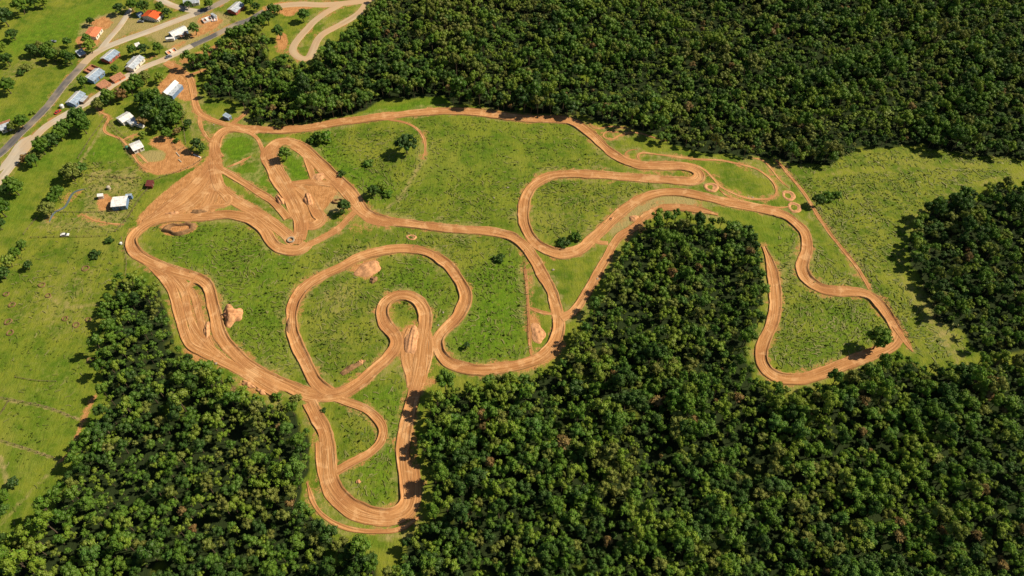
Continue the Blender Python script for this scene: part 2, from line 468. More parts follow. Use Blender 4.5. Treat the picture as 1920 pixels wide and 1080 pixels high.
# fenced triangle beside the eastern return
T([(984,500),(988,540),(990,580),(993,636),(997,672)], 2.6, 0.2, 'dirt_path', (2, 2))
T([(990,576),(1015,586),(1038,590)], 3.2, 0.1, 'dirt_path', (2, 2))
# narrow practice path and service path
T([(724,224),(756,229),(778,239),(791,252),(797,268),(797,284),(792,298)], 2.6, 0.1, 'dirt_path', (2, 8))
T([(1104,232),(1112,240),(1122,242),(1139,238),(1160,239),(1180,243)], 1.8, 0.12, 'dirt_path', (2, 2))
T([(1166,248),(1150,249),(1138,247),(1131,254),(1136,261),(1150,262),(1163,254),(1180,250),(1200,251),(1222,258),(1250,266)], 1.8, 0.12, 'dirt_path', (2, 4))
T([(1196,281),(1180,283),(1172,290),(1182,300),(1200,303)], 1.9, 0.12, 'dirt_path', (3, 2))
T([(1200,303),(1195,295),(1200,289),(1215,289),(1261,295),(1305,301),(1350,302),(1388,309),(1420,318),(1445,336),(1456,355),(1450,370),(1430,374),(1400,372),(1372,362),(1350,351),(1336,336),(1318,319),(1295,310),(1262,306),(1220,305)], 2.4, 0.2, 'dirt_path', (2, 2))
T([(1348,357),(1366,370),(1394,378),(1430,385),(1462,389),(1478,387)], 2.2, 0.2, 'dirt_path', (2, 2))
T([(1454,298),(1474,320),(1510,364),(1539,411),(1572,456),(1606,500),(1631,543)], 3.4, 0.2, 'dirt_path', (2, 0))
T([(1676,612),(1687,629),(1700,647),(1711,661)], 4.0, 0.2, 'dirt_path', (0, 2))
T([(1408,296),(1430,301),(1446,316),(1462,336),(1480,352)], 1.8, 0.1, 'dirt_path', (3, 3))
# tracks from the village down to the circuit
T([(352,140),(360,160),(364,185),(372,209),(394,222),(428,232),(470,240)], 5.0, 0.15, 'dirt_path')
T([(364,185),(372,212),(376,236),(388,256),(402,268)], 3.6, 0.1, 'dirt_path', (2, 0))
T([(434,230),(452,218),(466,203)], 4.0, 0.1, 'dirt_path', (0, 2))
T([(312,118),(330,128),(348,140),(356,148)], 7.0, 0.05, 'dirt_path')
T([(352,142),(372,136),(394,128)], 4.0, 0.05, 'dirt_path', (0, 3))
T([(173,196),(190,212),(205,220),(196,240),(200,250),(228,262),(246,285),(262,306),(280,318)], 2.6, 0.05, 'dirt_path', (3, 3))
T([(230,262),(258,250)], 2.4, 0.05, 'dirt_path', (2, 2))
T([(277,305),(256,285),(250,292)], 2.2, 0.05, 'dirt_path', (2, 2))
T([(152,400),(175,412),(205,418),(232,420)], 1.8, 0.05, 'dirt_path', (2, 2))
# the winding sandy road by the top of the wood
T([(500,18),(530,12),(567,9),(600,10),(633,8),(680,2),(720,-8)], 6.0, 0.05, 'sandy_road', mat='sandroad')
T([(640,8),(612,24),(590,40),(578,53),(564,68),(552,84),(549,96),(558,106),(570,110),(580,107),(587,94),(594,78),(606,64),(633,49),(660,34),(678,20),(690,2)], 5.2, 0.1, 'sandy_road', mat='sandroad')
# village roads
T([(-60,330),(0,291),(33,258),(60,232),(87,204),(105,180),(124,156),(144,134),(160,116)], 5.4, 0.0, 'asphalt_road', mat='asphalt')
T([(156,120),(166,110),(184,96),(222,79),(287,56),(333,38),(366,26)], 5.8, 0.0, 'gravel_road', mat='gravel')
T([(364,27),(392,16),(420,3),(450,-14)], 5.4, 0.0, 'asphalt_road', mat='asphalt')
T([(-40,384),(0,340),(22,313),(56,273),(84,242),(129,214),(173,189),(222,154),(267,129),(311,111),(360,87)], 5.2, 0.0, 'gravel_road', mat='gravel')
T([(358,88),(400,69),(442,48),(469,38),(496,22)], 5.0, 0.0, 'asphalt_road', mat='asphalt')
T([(162,353),(148,356),(137,361),(130,372),(124,384),(117,391),(104,396),(97,404),(92,416)], 1.3, 0.0, 'stream', (2, 3), mat='ditch')
T([(186,95),(205,70),(222,50),(235,30),(244,14)], 4.4, 0.0, 'gravel_road', (0, 2), mat='gravel')
T([(292,-6),(322,9),(355,19),(380,22)], 5.0, 0.0, 'gravel_road', mat='gravel')
T([(60,256),(40,272),(20,300),(0,322)], 5.0, 0.0, 'gravel_road', (3, 3), mat='gravel')

STEP = 1.2
for i, t in enumerate(TR):
    t['c'], t['s'] = catmull(GA(t['pts']), STEP)
    n = len(t['c'])
    tg = np.gradient(t['c'], axis=0)
    tg /= np.linalg.norm(tg, axis=1)[:, None] + 1e-9
    t['tg'] = tg
    t['nr'] = np.stack([tg[:, 1], -tg[:, 0]], 1)      # right hand side
    hw = np.full(n, t['w'] / 2)
    a, b = t['taper']
    L = t['s'][-1]
    if a: hw *= 0.35 + 0.65 * sstep(0, a * 2, t['s'])
    if b: hw *= 0.35 + 0.65 * sstep(0, b * 2, L - t['s'])
    t['hw'] = hw * ((0.76 if t['w'] > 4.6 else 0.62) if t['mat'] == 'track' else 1.0)

# ------------------------------------------------------------------ rasters over the ground (1 m cells)
RX0, RX1, RY0, RY1 = -470, 470, 30, 640
NX, NY = RX1 - RX0, RY1 - RY0
gx, gy = np.meshgrid(np.arange(RX0, RX1) + 0.5, np.arange(RY0, RY1) + 0.5, indexing='ij')
TD = np.full((NX, NY), 30.0)          # metres to the nearest track edge (negative inside)
RR = 12
oi_, oj_ = np.meshgrid(np.arange(-RR, RR + 1), np.arange(-RR, RR + 1), indexing='ij')
for t in TR:
    for (x, y), hw in zip(t['c'], t['hw']):
        i, j = int(x - RX0), int(y - RY0)
        if not (RR < i < NX - RR - 1 and RR < j < NY - RR - 1): continue
        sl = (slice(i - RR, i + RR + 1), slice(j - RR, j + RR + 1))
        d = np.hypot(gx[sl] - x, gy[sl] - y) - hw
        np.minimum(TD[sl], d, out=TD[sl])

def inpoly(poly, X, Y):
    P = np.asarray(poly, float)
    r = np.zeros(np.shape(X), bool)
    j = len(P) - 1
    for i in range(len(P)):
        xi, yi, xj, yj = P[i, 0], P[i, 1], P[j, 0], P[j, 1]
        if yi != yj:
            r ^= ((yi > Y) != (yj > Y)) & (X < (xj - xi) * (Y - yi) / (yj - yi) + xi)
        j = i
    return r

def blur(a, r, it=2):
    for _ in range(it):
        for ax in (0, 1):
            c = np.cumsum(np.concatenate([np.repeat(np.take(a, [0], ax), r + 1, ax), a, np.repeat(np.take(a, [-1], ax), r, ax)], ax), ax)
            n = a.shape[ax]
            a = (np.take(c, np.arange(2 * r + 1, 2 * r + 1 + n), ax) - np.take(c, np.arange(0, n), ax)) / (2 * r + 1)
    return a

R = {k: np.zeros((NX, NY)) for k in ('soil', 'dry', 'lush', 'litter', 'rough')}
def paint(ch, poly, v=1.0, r=2):
    m = blur(inpoly(GA(poly), gx, gy).astype(float), r) * v
    R[ch] = np.maximum(R[ch], m)
def spot(ch, px, py, rad, v=1.0):
    x, y = G(px, py)
    d = np.hypot(gx - x, gy - y)
    R[ch] = np.maximum(R[ch], v * (1 - sstep(rad * 0.5, rad, d)))

# bare earth
paint('soil', [(392,285),(408,290),(406,318),(414,340),(446,364),(486,388),(520,412),(552,436),(545,455),(500,425),(440,398),(330,400),(262,424),(252,412),(290,372),(340,332),(378,305)])
paint('soil', [(545,345),(600,342),(640,350),(620,380),(600,400),(606,418),(585,428),(560,420),(548,390)])
paint('soil', [(318,118),(345,140),(352,150),(362,190),(345,190),(330,182),(296,178),(288,168),(318,140)], 0.9)
paint('soil', [(282,268),(300,255),(330,262),(352,282),(380,292),(372,306),(340,318),(300,326),(270,320),(262,304),(300,306),(312,285),(290,278)], 0.85)
paint('soil', [(182,362),(209,364),(209,394),(182,395)])
paint('soil', [(135,72),(160,62),(190,70),(185,88),(150,95),(142,82)], 0.8)
paint('soil', [(160,38),(200,25),(215,40),(200,60),(175,50)], 0.7)
paint('soil', [(210,75),(250,55),(280,48),(270,60),(225,75)], 0.58)
paint('soil', [(372,30),(400,24),(425,40),(400,62),(376,52),(366,42)], 0.7)
paint('soil', [(320,85),(350,72),(360,78),(330,98),(300,105)], 0.6)
paint('soil', [(275,68),(300,72),(308,78),(290,78)], 0.6)
paint('soil', [(500,15),(540,5),(600,4),(600,14),(560,22),(545,36),(520,26)], 0.8)
paint('soil', [(515,70),(532,58),(542,70),(540,92),(522,98)], 0.85)
paint('soil', [(590,6),(616,4),(628,14),(600,18)], 0.8)
paint('soil', [(410,75),(450,70),(470,78),(440,92),(410,95)], 0.5)
paint('soil', [(355,125),(395,128),(380,142)], 0.6)
paint('soil', [(1438,460),(1446,470),(1452,515),(1440,520),(1436,490)], 0.8)
paint('soil', [(1420,640),(1440,650),(1440,690),(1470,716),(1530,722),(1570,708),(1500,728),(1440,716),(1414,690)], 0.8)
paint('soil', [(988,580),(1010,590),(1020,620),(1015,640),(1000,650),(990,640)], 0.75)
paint('soil', [(1040,650),(1075,620),(1060,660),(1020,690),(960,706),(880,712),(860,706),(950,698)], 0.75)
paint('soil', [(1068,590),(1090,598),(1080,630),(1062,640)], 0.5)
paint('soil', [(335,640),(380,650),(400,690),(420,700),(470,712),(500,738),(480,748),(430,715),(380,695),(340,665)], 0.7)
paint('soil', [(330,555),(345,560),(352,640),(342,640)], 0.8)
paint('soil', [(568,760),(590,790),(610,830),(600,850),(588,810),(560,770)], 0.8)
paint('soil', [(782,690),(800,700),(850,705),(820,722),(795,745),(784,790)], 0.6)
paint('soil', [(762,800),(784,800),(788,960),(780,990),(740,1005),(770,960),(772,900)], 0.75)
paint('soil', [(752,612),(785,606),(782,700),(748,690)], 0.9)
paint('soil', [(150,770),(168,735),(182,740),(175,780),(130,860),(112,868),(140,830)], 0.6)
paint('soil', [(640,505),(690,480),(714,480),(708,520),(680,528),(660,515)], 0.7)
paint('soil', [(296,418),(372,416),(374,430),(350,440),(312,442),(298,434)], 0.9)
paint('soil', [(640,400),(680,395),(720,412),(700,440),(650,450)], 0.45)
paint('soil', [(1180,236),(1230,255),(1280,275),(1240,270),(1190,250)], 0.4)
paint('soil', [(1745,540),(1765,560),(1790,640),(1810,680),(1770,690),(1735,650)], 0.35, 4)
paint('soil', [(220,425),(240,440),(240,520),(228,520),(218,470)], 0.5)
paint('soil', [(18,320),(32,330),(20,345),(0,350)], 0.7)
paint('soil', [(180,212),(215,214),(205,230),(190,225)], 0.6)
paint('soil', [(905,200),(990,214),(1060,222),(1052,232),(980,230),(900,218)], 0.65)
paint('soil', [(50,262),(100,206),(128,170),(165,122),(176,122),(140,172),(108,212),(60,266),(10,318),(0,318)], 0.54)
paint('soil', [(300,40),(345,26),(352,34),(310,50)], 0.6)
paint('soil', [(346,68),(372,50),(400,44),(408,58),(372,72),(352,80)], 0.62)
paint('soil', [(255,118),(290,100),(310,104),(270,122)], 0.62)
paint('soil', [(190,70),(222,72),(214,84),(196,86)], 0.6)
paint('soil', [(470,30),(505,8),(545,2),(560,12),(520,26),(500,22)], 0.8)
paint('soil', [(395,85),(470,72),(480,90),(420,100),(390,112),(340,128),(330,112)], 0.6)
paint('soil', [(428,250),(470,240),(500,262),(490,282),(478,262),(450,246)], 0.5)
paint('soil', [(336,205),(346,200),(356,230),(372,262),(382,290),(366,282),(350,250)], 0.45)
paint('soil', [(260,215),(300,250),(330,262),(300,262),(262,240)], 0.42)
paint('soil', [(160,318),(270,330),(268,340),(240,338),(160,326)], 0.5)
paint('soil', [(100,440),(60,440),(150,396),(176,402),(150,418)], 0.40)
paint('soil', [(520,60),(545,100),(560,118),(530,112),(505,96)], 0.5)
paint('soil', [(590,118),(610,100),(625,80),(660,52),(690,30),(696,40),(650,68),(610,110)], 0.55)
paint('soil', [(290,500),(330,520),(384,540),(402,600),(424,655),(384,662),(352,642),(332,580)], 0.54)
paint('soil', [(983,500),(1002,500),(1006,576),(1018,600),(1014,640),(1000,660),(990,650)], 0.62)
for px_, py_, r_, v_ in ((440,392,7,0.9),(425,393,5,0.8),(455,396,5,0.8),(428,368,4,0.5)):
    x_, y_ = G(px_, py_); dd = np.hypot((gx - x_) * 0.6, (gy - y_) * 1.4)
    R['soil'] *= 1 - v_ * (1 - sstep(r_ * 0.4, r_, dd))
paint('dry', [(790,292),(778,316),(764,340),(742,372),(716,392),(722,398),(756,372),(776,340),(796,306)], 0.75, 1)
paint('soil', [(276,262),(300,250),(336,258),(360,280),(386,292),(372,310),(338,322),(296,330),(262,320),(258,300),(280,302),(312,296),(322,280),(300,274),(276,276)], 0.8)
paint('dry', [(262,282),(310,276),(314,298),(280,310),(254,296)], 0.9)
paint('dry', [(200,225),(250,240),(258,256),(232,266),(206,250)], 0.45)
paint('dry', [(60,410),(150,400),(240,410),(220,440),(60,440)], 0.5, 3)
paint('dry', [(340,150),(352,160),(358,210),(380,260),(386,280),(366,270),(346,230),(330,200)], 0.6)
paint('soil', [(176,214),(200,222),(150,300),(140,306),(158,272),(178,240)], 0.40)
for px_, py_, rx_, ry_ in ((190,322,22,3),(205,338,30,2.5),(180,312,14,2.5),(226,326,16,3),(196,350,18,2.5),(240,314,10,3),(212,304,16,2.5)):
    a_ = [(px_ + rx_ * math.cos(t_), py_ + ry_ * math.sin(t_) - 3 * math.cos(t_)) for t_ in np.linspace(0, 6.1, 14)]
    paint('dry', a_, 1.0, 1)
paint('soil', [(1150,410),(1200,376),(1262,369),(1310,376),(1300,388),(1250,384),(1206,398),(1168,432),(1132,450)], 0.46)
# straw and worn grass
paint('dry', [(150,38),(210,18),(300,40),(350,20),(430,20),(440,45),(330,105),(250,60),(200,90),(140,90)], 0.8, 3)
paint('dry', [(0,125),(60,95),(150,115),(140,128),(60,130),(40,150),(0,160)], 0.45, 3)
paint('dry', [(1150,405),(1200,372),(1260,366),(1310,374),(1310,394),(1250,388),(1205,402),(1170,436),(1130,450)], 1.0)
paint('dry', [(590,370),(640,352),(655,380),(640,400),(620,400),(600,390)], 1.0)
paint('dry', [(40,500),(230,470),(225,520),(190,560),(170,640),(0,640),(0,560)], 0.38, 8)
paint('dry', [(0,640),(170,640),(190,700),(160,780),(0,760)], 0.30, 8)
paint('dry', [(570,540),(660,505),(700,540),(650,600),(590,590)], 0.50, 6)
paint('dry', [(490,410),(530,420),(520,470),(480,450)], 0.55, 3)
paint('dry', [(560,470),(700,430),(760,430),(700,460),(600,500)], 0.40, 5)
paint('dry', [(1000,340),(1100,335),(1250,350),(1100,430),(1010,440)], 0.32, 6)
paint('dry', [(1690,500),(1750,540),(1800,640),(1830,680),(1790,690),(1740,640)], 0.62, 5)
paint('dry', [(1480,330),(1600,310),(1700,300),(1920,300),(1920,320),(1780,340),(1600,335)], 0.32, 4)
paint('dry', [(150,320),(270,310),(270,345),(240,425),(180,430),(100,440),(150,400)], 0.55, 3)
paint('dry', [(1460,560),(1650,570),(1660,650),(1500,700),(1450,690)], 0.28, 5)
paint('dry', [(60,560),(130,520),(200,520),(180,640),(60,660)], 0.42, 6)
paint('dry', [(810,620),(870,600),(860,680),(830,670)], 0.25, 4)
paint('dry', [(1460,500),(1450,600),(1490,600),(1500,520)], 0.35, 4)
paint('dry', [(350,210),(440,235),(500,250),(700,225),(650,240),(440,250)], 0.5, 3)
# lush ground
paint('lush', [(415,250),(470,245),(480,290),(430,305),(412,295)], 1.0)
paint('lush', [(430,320),(490,300),(530,370),(510,375),(450,335)], 1.0)
paint('lush', [(520,280),(570,285),(580,340),(545,340)], 1.0)
paint('lush', [(550,260),(620,255),(690,330),(770,350),(700,385),(640,330)], 0.9, 4)
paint('lush', [(300,430),(440,415),(480,450),(560,480),(540,560),(560,700),(460,660),(420,560),(400,530),(300,480)], 0.65, 5)
paint('lush', [(880,500),(970,470),(985,520),(985,660),(880,685),(830,650),(890,560)], 1.0, 4)
paint('lush', [(690,530),(770,480),(840,520),(850,580),(810,620),(800,570)], 0.7, 5)
paint('lush', [(650,760),(740,720),(760,760),(740,960),(640,900),(720,830),(720,780)], 0.8, 3)
paint('lush', [(700,200),(840,182),(850,200),(760,210),(670,218)], 1.0, 2)
paint('lush', [(0,80),(60,40),(180,0),(230,0),(150,70),(60,90),(0,120)], 0.85, 5)
paint('lush', [(0,220),(150,120),(130,150),(60,225),(0,285)], 0.6, 5)
paint('lush', [(200,235),(160,300),(230,300),(240,290)], 0.9, 3)
paint('lush', [(180,235),(150,300),(60,330),(40,420),(0,440),(0,400),(60,300)], 0.55, 4)
paint('lush', [(1560,560),(1640,580),(1650,640),(1500,690),(1470,680)], 0.6, 5)
paint('lush', [(580,910),(640,985),(740,1005),(700,1030),(600,985)], 0.8, 3)
paint('lush', [(790,230),(1040,235),(1100,300),(1000,320),(960,420),(740,400)], 0.28, 8)
paint('lush', [(0,600),(180,680),(160,800),(0,1000)], 0.35, 8)
paint('lush', [(1310,400),(1430,400),(1500,430),(1495,520),(1460,500),(1430,440)], 0.4, 5)

# woods (survey outlines of the canopy)
WOODS = {
 'north': [(1990,-80),(700,-80),(700,-5),(690,35),(650,60),(612,88),(592,118),(556,116),(536,108),(508,100),(500,60),(478,52),(440,72),(400,88),(362,106),(336,118),(352,132),(396,134),(372,162),(392,176),(438,186),(468,206),(482,222),(530,234),(600,226),(660,210),(700,190),(740,178),(838,174),(850,198),(900,206),(960,218),(1048,224),(1090,215),(1130,224),(1190,240),(1250,264),(1340,280),(1430,294),(1500,306),(1560,302),(1600,276),(1700,268),(1800,282),(1920,294),(1990,300)],
 'east': [(1990,330),(1920,334),(1860,348),(1790,362),(1740,388),(1706,432),(1704,490),(1738,540),(1750,592),(1796,606),(1826,650),(1870,656),(1920,640),(1990,640)],
 'south': [(1266,402),(1300,402),(1345,408),(1400,424),(1430,452),(1438,500),(1438,560),(1424,640),(1412,692),(1436,716),(1500,730),(1560,716),(1620,690),(1650,664),(1690,664),(1740,680),(1800,692),(1860,668),(1920,655),(2000,650),(2000,1180),(680,1180),(745,1030),(786,992),(794,960),(784,900),(774,850),(778,800),(796,762),(836,722),(900,718),(1000,700),(1062,662),(1082,612),(1108,574),(1138,506),(1180,446),(1220,412)],
 'west': [(205,524),(236,508),(262,522),(300,530),(324,560),(336,600),(344,650),(382,684),(420,704),(470,740),(510,752),(562,752),(588,790),(604,850),(584,904),(574,940),(598,990),(650,1014),(710,1040),(690,1180),(-80,1180),(-80,1020),(0,1012),(60,990),(100,920),(132,868),(170,792),(192,720),(176,650),(188,580)],
}
woodmask = np.zeros((NX, NY), bool)
for p in WOODS.values(): woodmask |= inpoly(GA(p), gx, gy)
R['litter'] = blur(woodmask.astype(float), 2)
near = 1 - sstep(0, 3.4, TD + (fbm(gx, gy, 8, 3, 3) - 0.5) * 9)
R['soil'] = np.maximum(R['soil'], 0.48 * near)
R['dry'] = np.maximum(R['dry'], 0.5 * (1 - sstep(0.5, 6, TD + (fbm(gx, gy, 11, 8) - 0.5) * 12)))
R['litter'] *= sstep(0.5, 2.5, TD)
def stroke(ch, pts, w, v, smooth=0.0):
    c, _ = catmull(GA(pts), 1.0)
    d = np.full((NX, NY), 30.0)
    for x, y in c:
        i, j = int(x - RX0), int(y - RY0)
        if not (8 < i < NX - 9 and 8 < j < NY - 9): continue
        sl = (slice(i - 8, i + 9), slice(j - 8, j + 9))
        np.minimum(d[sl], np.hypot(gx[sl] - x, gy[sl] - y), out=d[sl])
    f = 1 - sstep(w * 0.5, w, d)
    R[ch] = np.maximum(R[ch], v * f)
    R['flat'] = np.maximum(R['flat'], f)
R['flat'] = np.zeros((NX, NY))
stroke('dry', [(1496,328),(1600,319),(1700,312),(1800,308),(1925,318)], 3.4, 0.38)
stroke('dry', [(1925,325),(1800,354),(1740,388),(1700,434),(1690,490),(1708,545),(1738,590),(1780,650),(1800,690)], 4.0, 0.42)
stroke('dry', [(1508,330),(1470,306)], 3.0, 0.3)
stroke('soil', [(180,742),(160,780),(132,846),(112,866)], 1.6, 0.62)
stroke('dry', [(112,866),(70,910),(30,950),(0,985)], 2.2, 0.45)
stroke('dry', [(0,858),(10,890),(14,905)], 2.4, 0.6)
stroke('dry', [(202,226),(176,268),(150,305)], 1.8, 0.6)
stroke('dry', [(90,555),(130,575),(180,572)], 1.6, 0.6)
stroke('dry', [(0,748),(60,759),(100,769),(150,788)], 1.3, 0.7)
stroke('dry', [(0,828),(40,840),(80,853),(112,864)], 1.3, 0.7)
stroke('dry', [(860,248),(930,254),(968,266),(980,300)], 3.0, 0.25)
# rough tussocky pasture
for poly, v in (([(1465,300),(1560,305),(1610,280),(1700,275),(1920,296),(1920,330),(1780,365),(1705,430),(1700,495),(1745,560),(1800,640),(1810,690),(1715,665),(1640,545)], 1.0),
                ([(280,420),(480,420),(560,480),(760,430),(970,450),(990,520),(990,680),(880,690),(830,660),(880,560),(760,470),(560,540),(560,720),(420,640)], 0.8),
                ([(570,540),(760,480),(860,540),(810,640),(700,560),(740,660),(640,720),(580,640)], 0.75),
                ([(1000,340),(1260,350),(1100,430),(1040,465),(1000,440)], 0.7),
                ([(1460,400),(1640,560),(1670,640),(1480,700),(1440,680),(1460,540)], 0.9),
                ([(780,225),(1050,232),(1150,305),(1000,325),(960,425),(720,405)], 0.45),
                ([(640,750),(760,700),(760,960),(640,940)], 0.7),
                ([(540,250),(780,240),(780,320),(700,400)], 0.55),
                ([(150,300),(280,310),(240,430),(80,440)], 0.45),
                ([(0,450),(230,455),(180,640),(180,740),(60,980),(0,1000)], 0.18)):
    R['rough'] = np.maximum(R['rough'], blur(inpoly(GA(poly), gx, gy).astype(float), 3) * v)
R['rough'] *= (1 - R['flat']) * sstep(0, 2.5, TD) * (1 - sstep(0.3, 0.6, R['soil'])) * (1 - R['litter'])

def samp(A, x, y):
    fx, fy = np.clip(np.asarray(x) - RX0 - 0.5, 0, NX - 1.001), np.clip(np.asarray(y) - RY0 - 0.5, 0, NY - 1.001)
    i, j = fx.astype(int), fy.astype(int)
    tx, ty = fx - i, fy - j
    return (A[i, j] * (1 - tx) + A[i + 1, j] * tx) * (1 - ty) + (A[i, j + 1] * (1 - tx) + A[i + 1, j + 1] * tx) * ty

# which trees stand where in the woods (kinds: material, colour word, seed, radius, crown height, half depth, clumps)
spec = [('leaf_green', 'mid green', 5, 2.3, 5.2, 2.1, 6), ('leaf_green', 'mid green', 6, 2.6, 5.8, 2.4, 7), ('leaf_green', 'mid green', 7, 2.0, 4.8, 1.9, 5),
        ('leaf_dark', 'dark green', 8, 2.5, 5.0, 2.2, 7), ('leaf_light', 'bright green', 9, 2.2, 5.8, 2.1, 6), ('leaf_light', 'bright green', 10, 1.8, 4.8, 1.8, 5),
        ('leaf_olive', 'olive green', 12, 2.3, 5.6, 2.0, 6), ('leaf_russet', 'russet brown', 13, 2.0, 5.2, 1.8, 6), ('leaf_green', 'mid green', 14, 3.0, 6.6, 2.6, 9)]
KPROB = np.array([0.18, 0.16, 0.16, 0.13, 0.13, 0.11, 0.06, 0.02, 0.05])
def forest_points():
    r = np.random.default_rng(5)
    cell = 4.2
    P = {}
    out = []
    n = 150000
    x = r.uniform(-460, 460, n); y = r.uniform(70, 600, n)
    px, py, d = project(x, y, hgt(x, y))
    tx, ty, _ = project(x, y, hgt(x, y) + 6.5)
    ok = (px > -70) & (px < 1990) & (py > -75) & (py < 1170)
    inw = np.zeros(n, int)
    for k, (nm, p) in enumerate(WOODS.items()):
        inside = inpoly(p, px, py - 7) & inpoly(p, tx, np.maximum(ty, -70))
        inw[inside] = k + 1
    ok &= (inw > 0) & (samp(TD, x, y) > np.where(inw == 1, 1.2, 3.0 + 3.0 * ((inw == 3) & (px < 860)) + 2.5 * ((inw == 3) & (px > 1000) & (px < 1190) & (py < 640))))
    # openings in the canopy
    gap = fbm(x, y, 26, 61, 2)
    ok &= gap < 0.93
    kind = r.choice(len(spec), n, p=KPROB)
    # stands: patches where one sort of tree gathers
    st = fbm(x, y, 34, 63, 2)
    rr_ = r.random(n)
    kind = np.where((st > 0.60) & (rr_ < 0.35), 3, kind)
    kind = np.where((st < 0.40) & (rr_ < 0.40), 4 + (rr_ * 1000).astype(int) % 2, kind)
    st2 = fbm(x, y, 28, 66, 2)
    kind = np.where((st2 > 0.68) & (rr_ > 0.6), 6, kind)
    for q in np.where(ok)[0]:
        i, j = int(x[q] // cell), int(y[q] // cell)
        sp = 3.1 + 0.9 * (spec[kind[q]][3] - 2.3)
        good = True
        for a in (-1, 0, 1):
            for b in (-1, 0, 1):
                for (xx, yy) in P.get((i + a, j + b), ()):
                    if (xx - x[q]) ** 2 + (yy - y[q]) ** 2 < sp * sp: good = False; break
                if not good: break
            if not good: break
        if good:
            P.setdefault((i, j), []).append((x[q], y[q]))
            out.append(q)
    out = np.array(out)
    return x[out], y[out], kind[out], px[out], py[out], d[out], inw[out], r
FX, FY, FK, FPX_, FPY, FD, FW, fr = forest_points()
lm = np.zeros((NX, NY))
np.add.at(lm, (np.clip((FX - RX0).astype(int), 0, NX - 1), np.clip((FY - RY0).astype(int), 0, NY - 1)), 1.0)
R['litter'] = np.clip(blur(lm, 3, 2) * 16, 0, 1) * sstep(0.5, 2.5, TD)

# ------------------------------------------------------------------ the ground: one sheet to the horizon
def tuss(x, y):
    return fbm((x * 0.77 - y * 0.64) * 0.38, x * 0.64 + y * 0.77, 2.4, 21, 2) - 0.5
def axis(a, b, step, far):
    core = np.arange(a, b + 1e-6, step)
    g = [step * 1.6 ** k for k in range(1, 40)]
    ext = []
    s = 0
    for d in g:
        s += d
        ext.append(s)
        if s > far: break
    ext = np.array(ext)
    return np.r_[(a - ext)[::-1], core, core[-1] + ext]
ax_, ay_ = axis(-385, 385, 0.95, 6000), axis(92, 530, 0.95, 6000)
X, Y = np.meshgrid(ax_, ay_, indexing='ij')
rough = samp(R['rough'], X, Y)
td = samp(TD, X, Y)
Z = hgt(X, Y)
mic = tuss(X, Y)
Z = Z + rough * (0.38 * mic) + 0.10 * (fbm(X, Y, 4, 31, 2) - 0.5) * sstep(0, 3, td)
Z = Z - 0.30 * (1 - sstep(-1.6, -0.2, td))              # the tracks are cut in slightly
nx, ny = X.shape
idx = np.arange(nx * ny).reshape(nx, ny)
F = np.stack([idx[:-1, :-1].ravel(), idx[1:, :-1].ravel(), idx[1:, 1:].ravel(), idx[:-1, 1:].ravel()], 1)
gm = np_mesh('ground', np.stack([X.ravel(), Y.ravel(), Z.ravel()], 1), F, M['ground'], True)
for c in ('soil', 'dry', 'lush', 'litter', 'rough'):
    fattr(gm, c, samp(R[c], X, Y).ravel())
tag(link('ground', gm), kind='structure')

# ------------------------------------------------------------------ tracks, paths and roads
ALLC = np.vstack([t['c'] for t in TR])
ALLH = np.concatenate([t['hw'] for t in TR])
ALLI = np.concatenate([np.full(len(t['c']), i) for i, t in enumerate(TR)])
ALLS = np.concatenate([t['s'] for t in TR])

def other_edge(pts, i, s):
    """metres from each point to the nearest edge of another track (or of a far stretch of this one)"""
    out = np.full(len(pts), 30.0)
    lo, hi = pts.min(0) - 25, pts.max(0) + 25
    sel = np.all((ALLC > lo) & (ALLC < hi), 1)
    C, Hh, I, S = ALLC[sel], ALLH[sel], ALLI[sel], ALLS[sel]
    for a in range(0, len(pts), 200):
        p = pts[a:a + 200]
        d = np.hypot(p[:, None, 0] - C[None, :, 0], p[:, None, 1] - C[None, :, 1]) - Hh[None]
        same = (I[None] == i) & (np.abs(S[None] - s[a:a + 200, None]) < 45)
        d[same] = 30
        out[a:a + 200] = d.min(1)
    return out

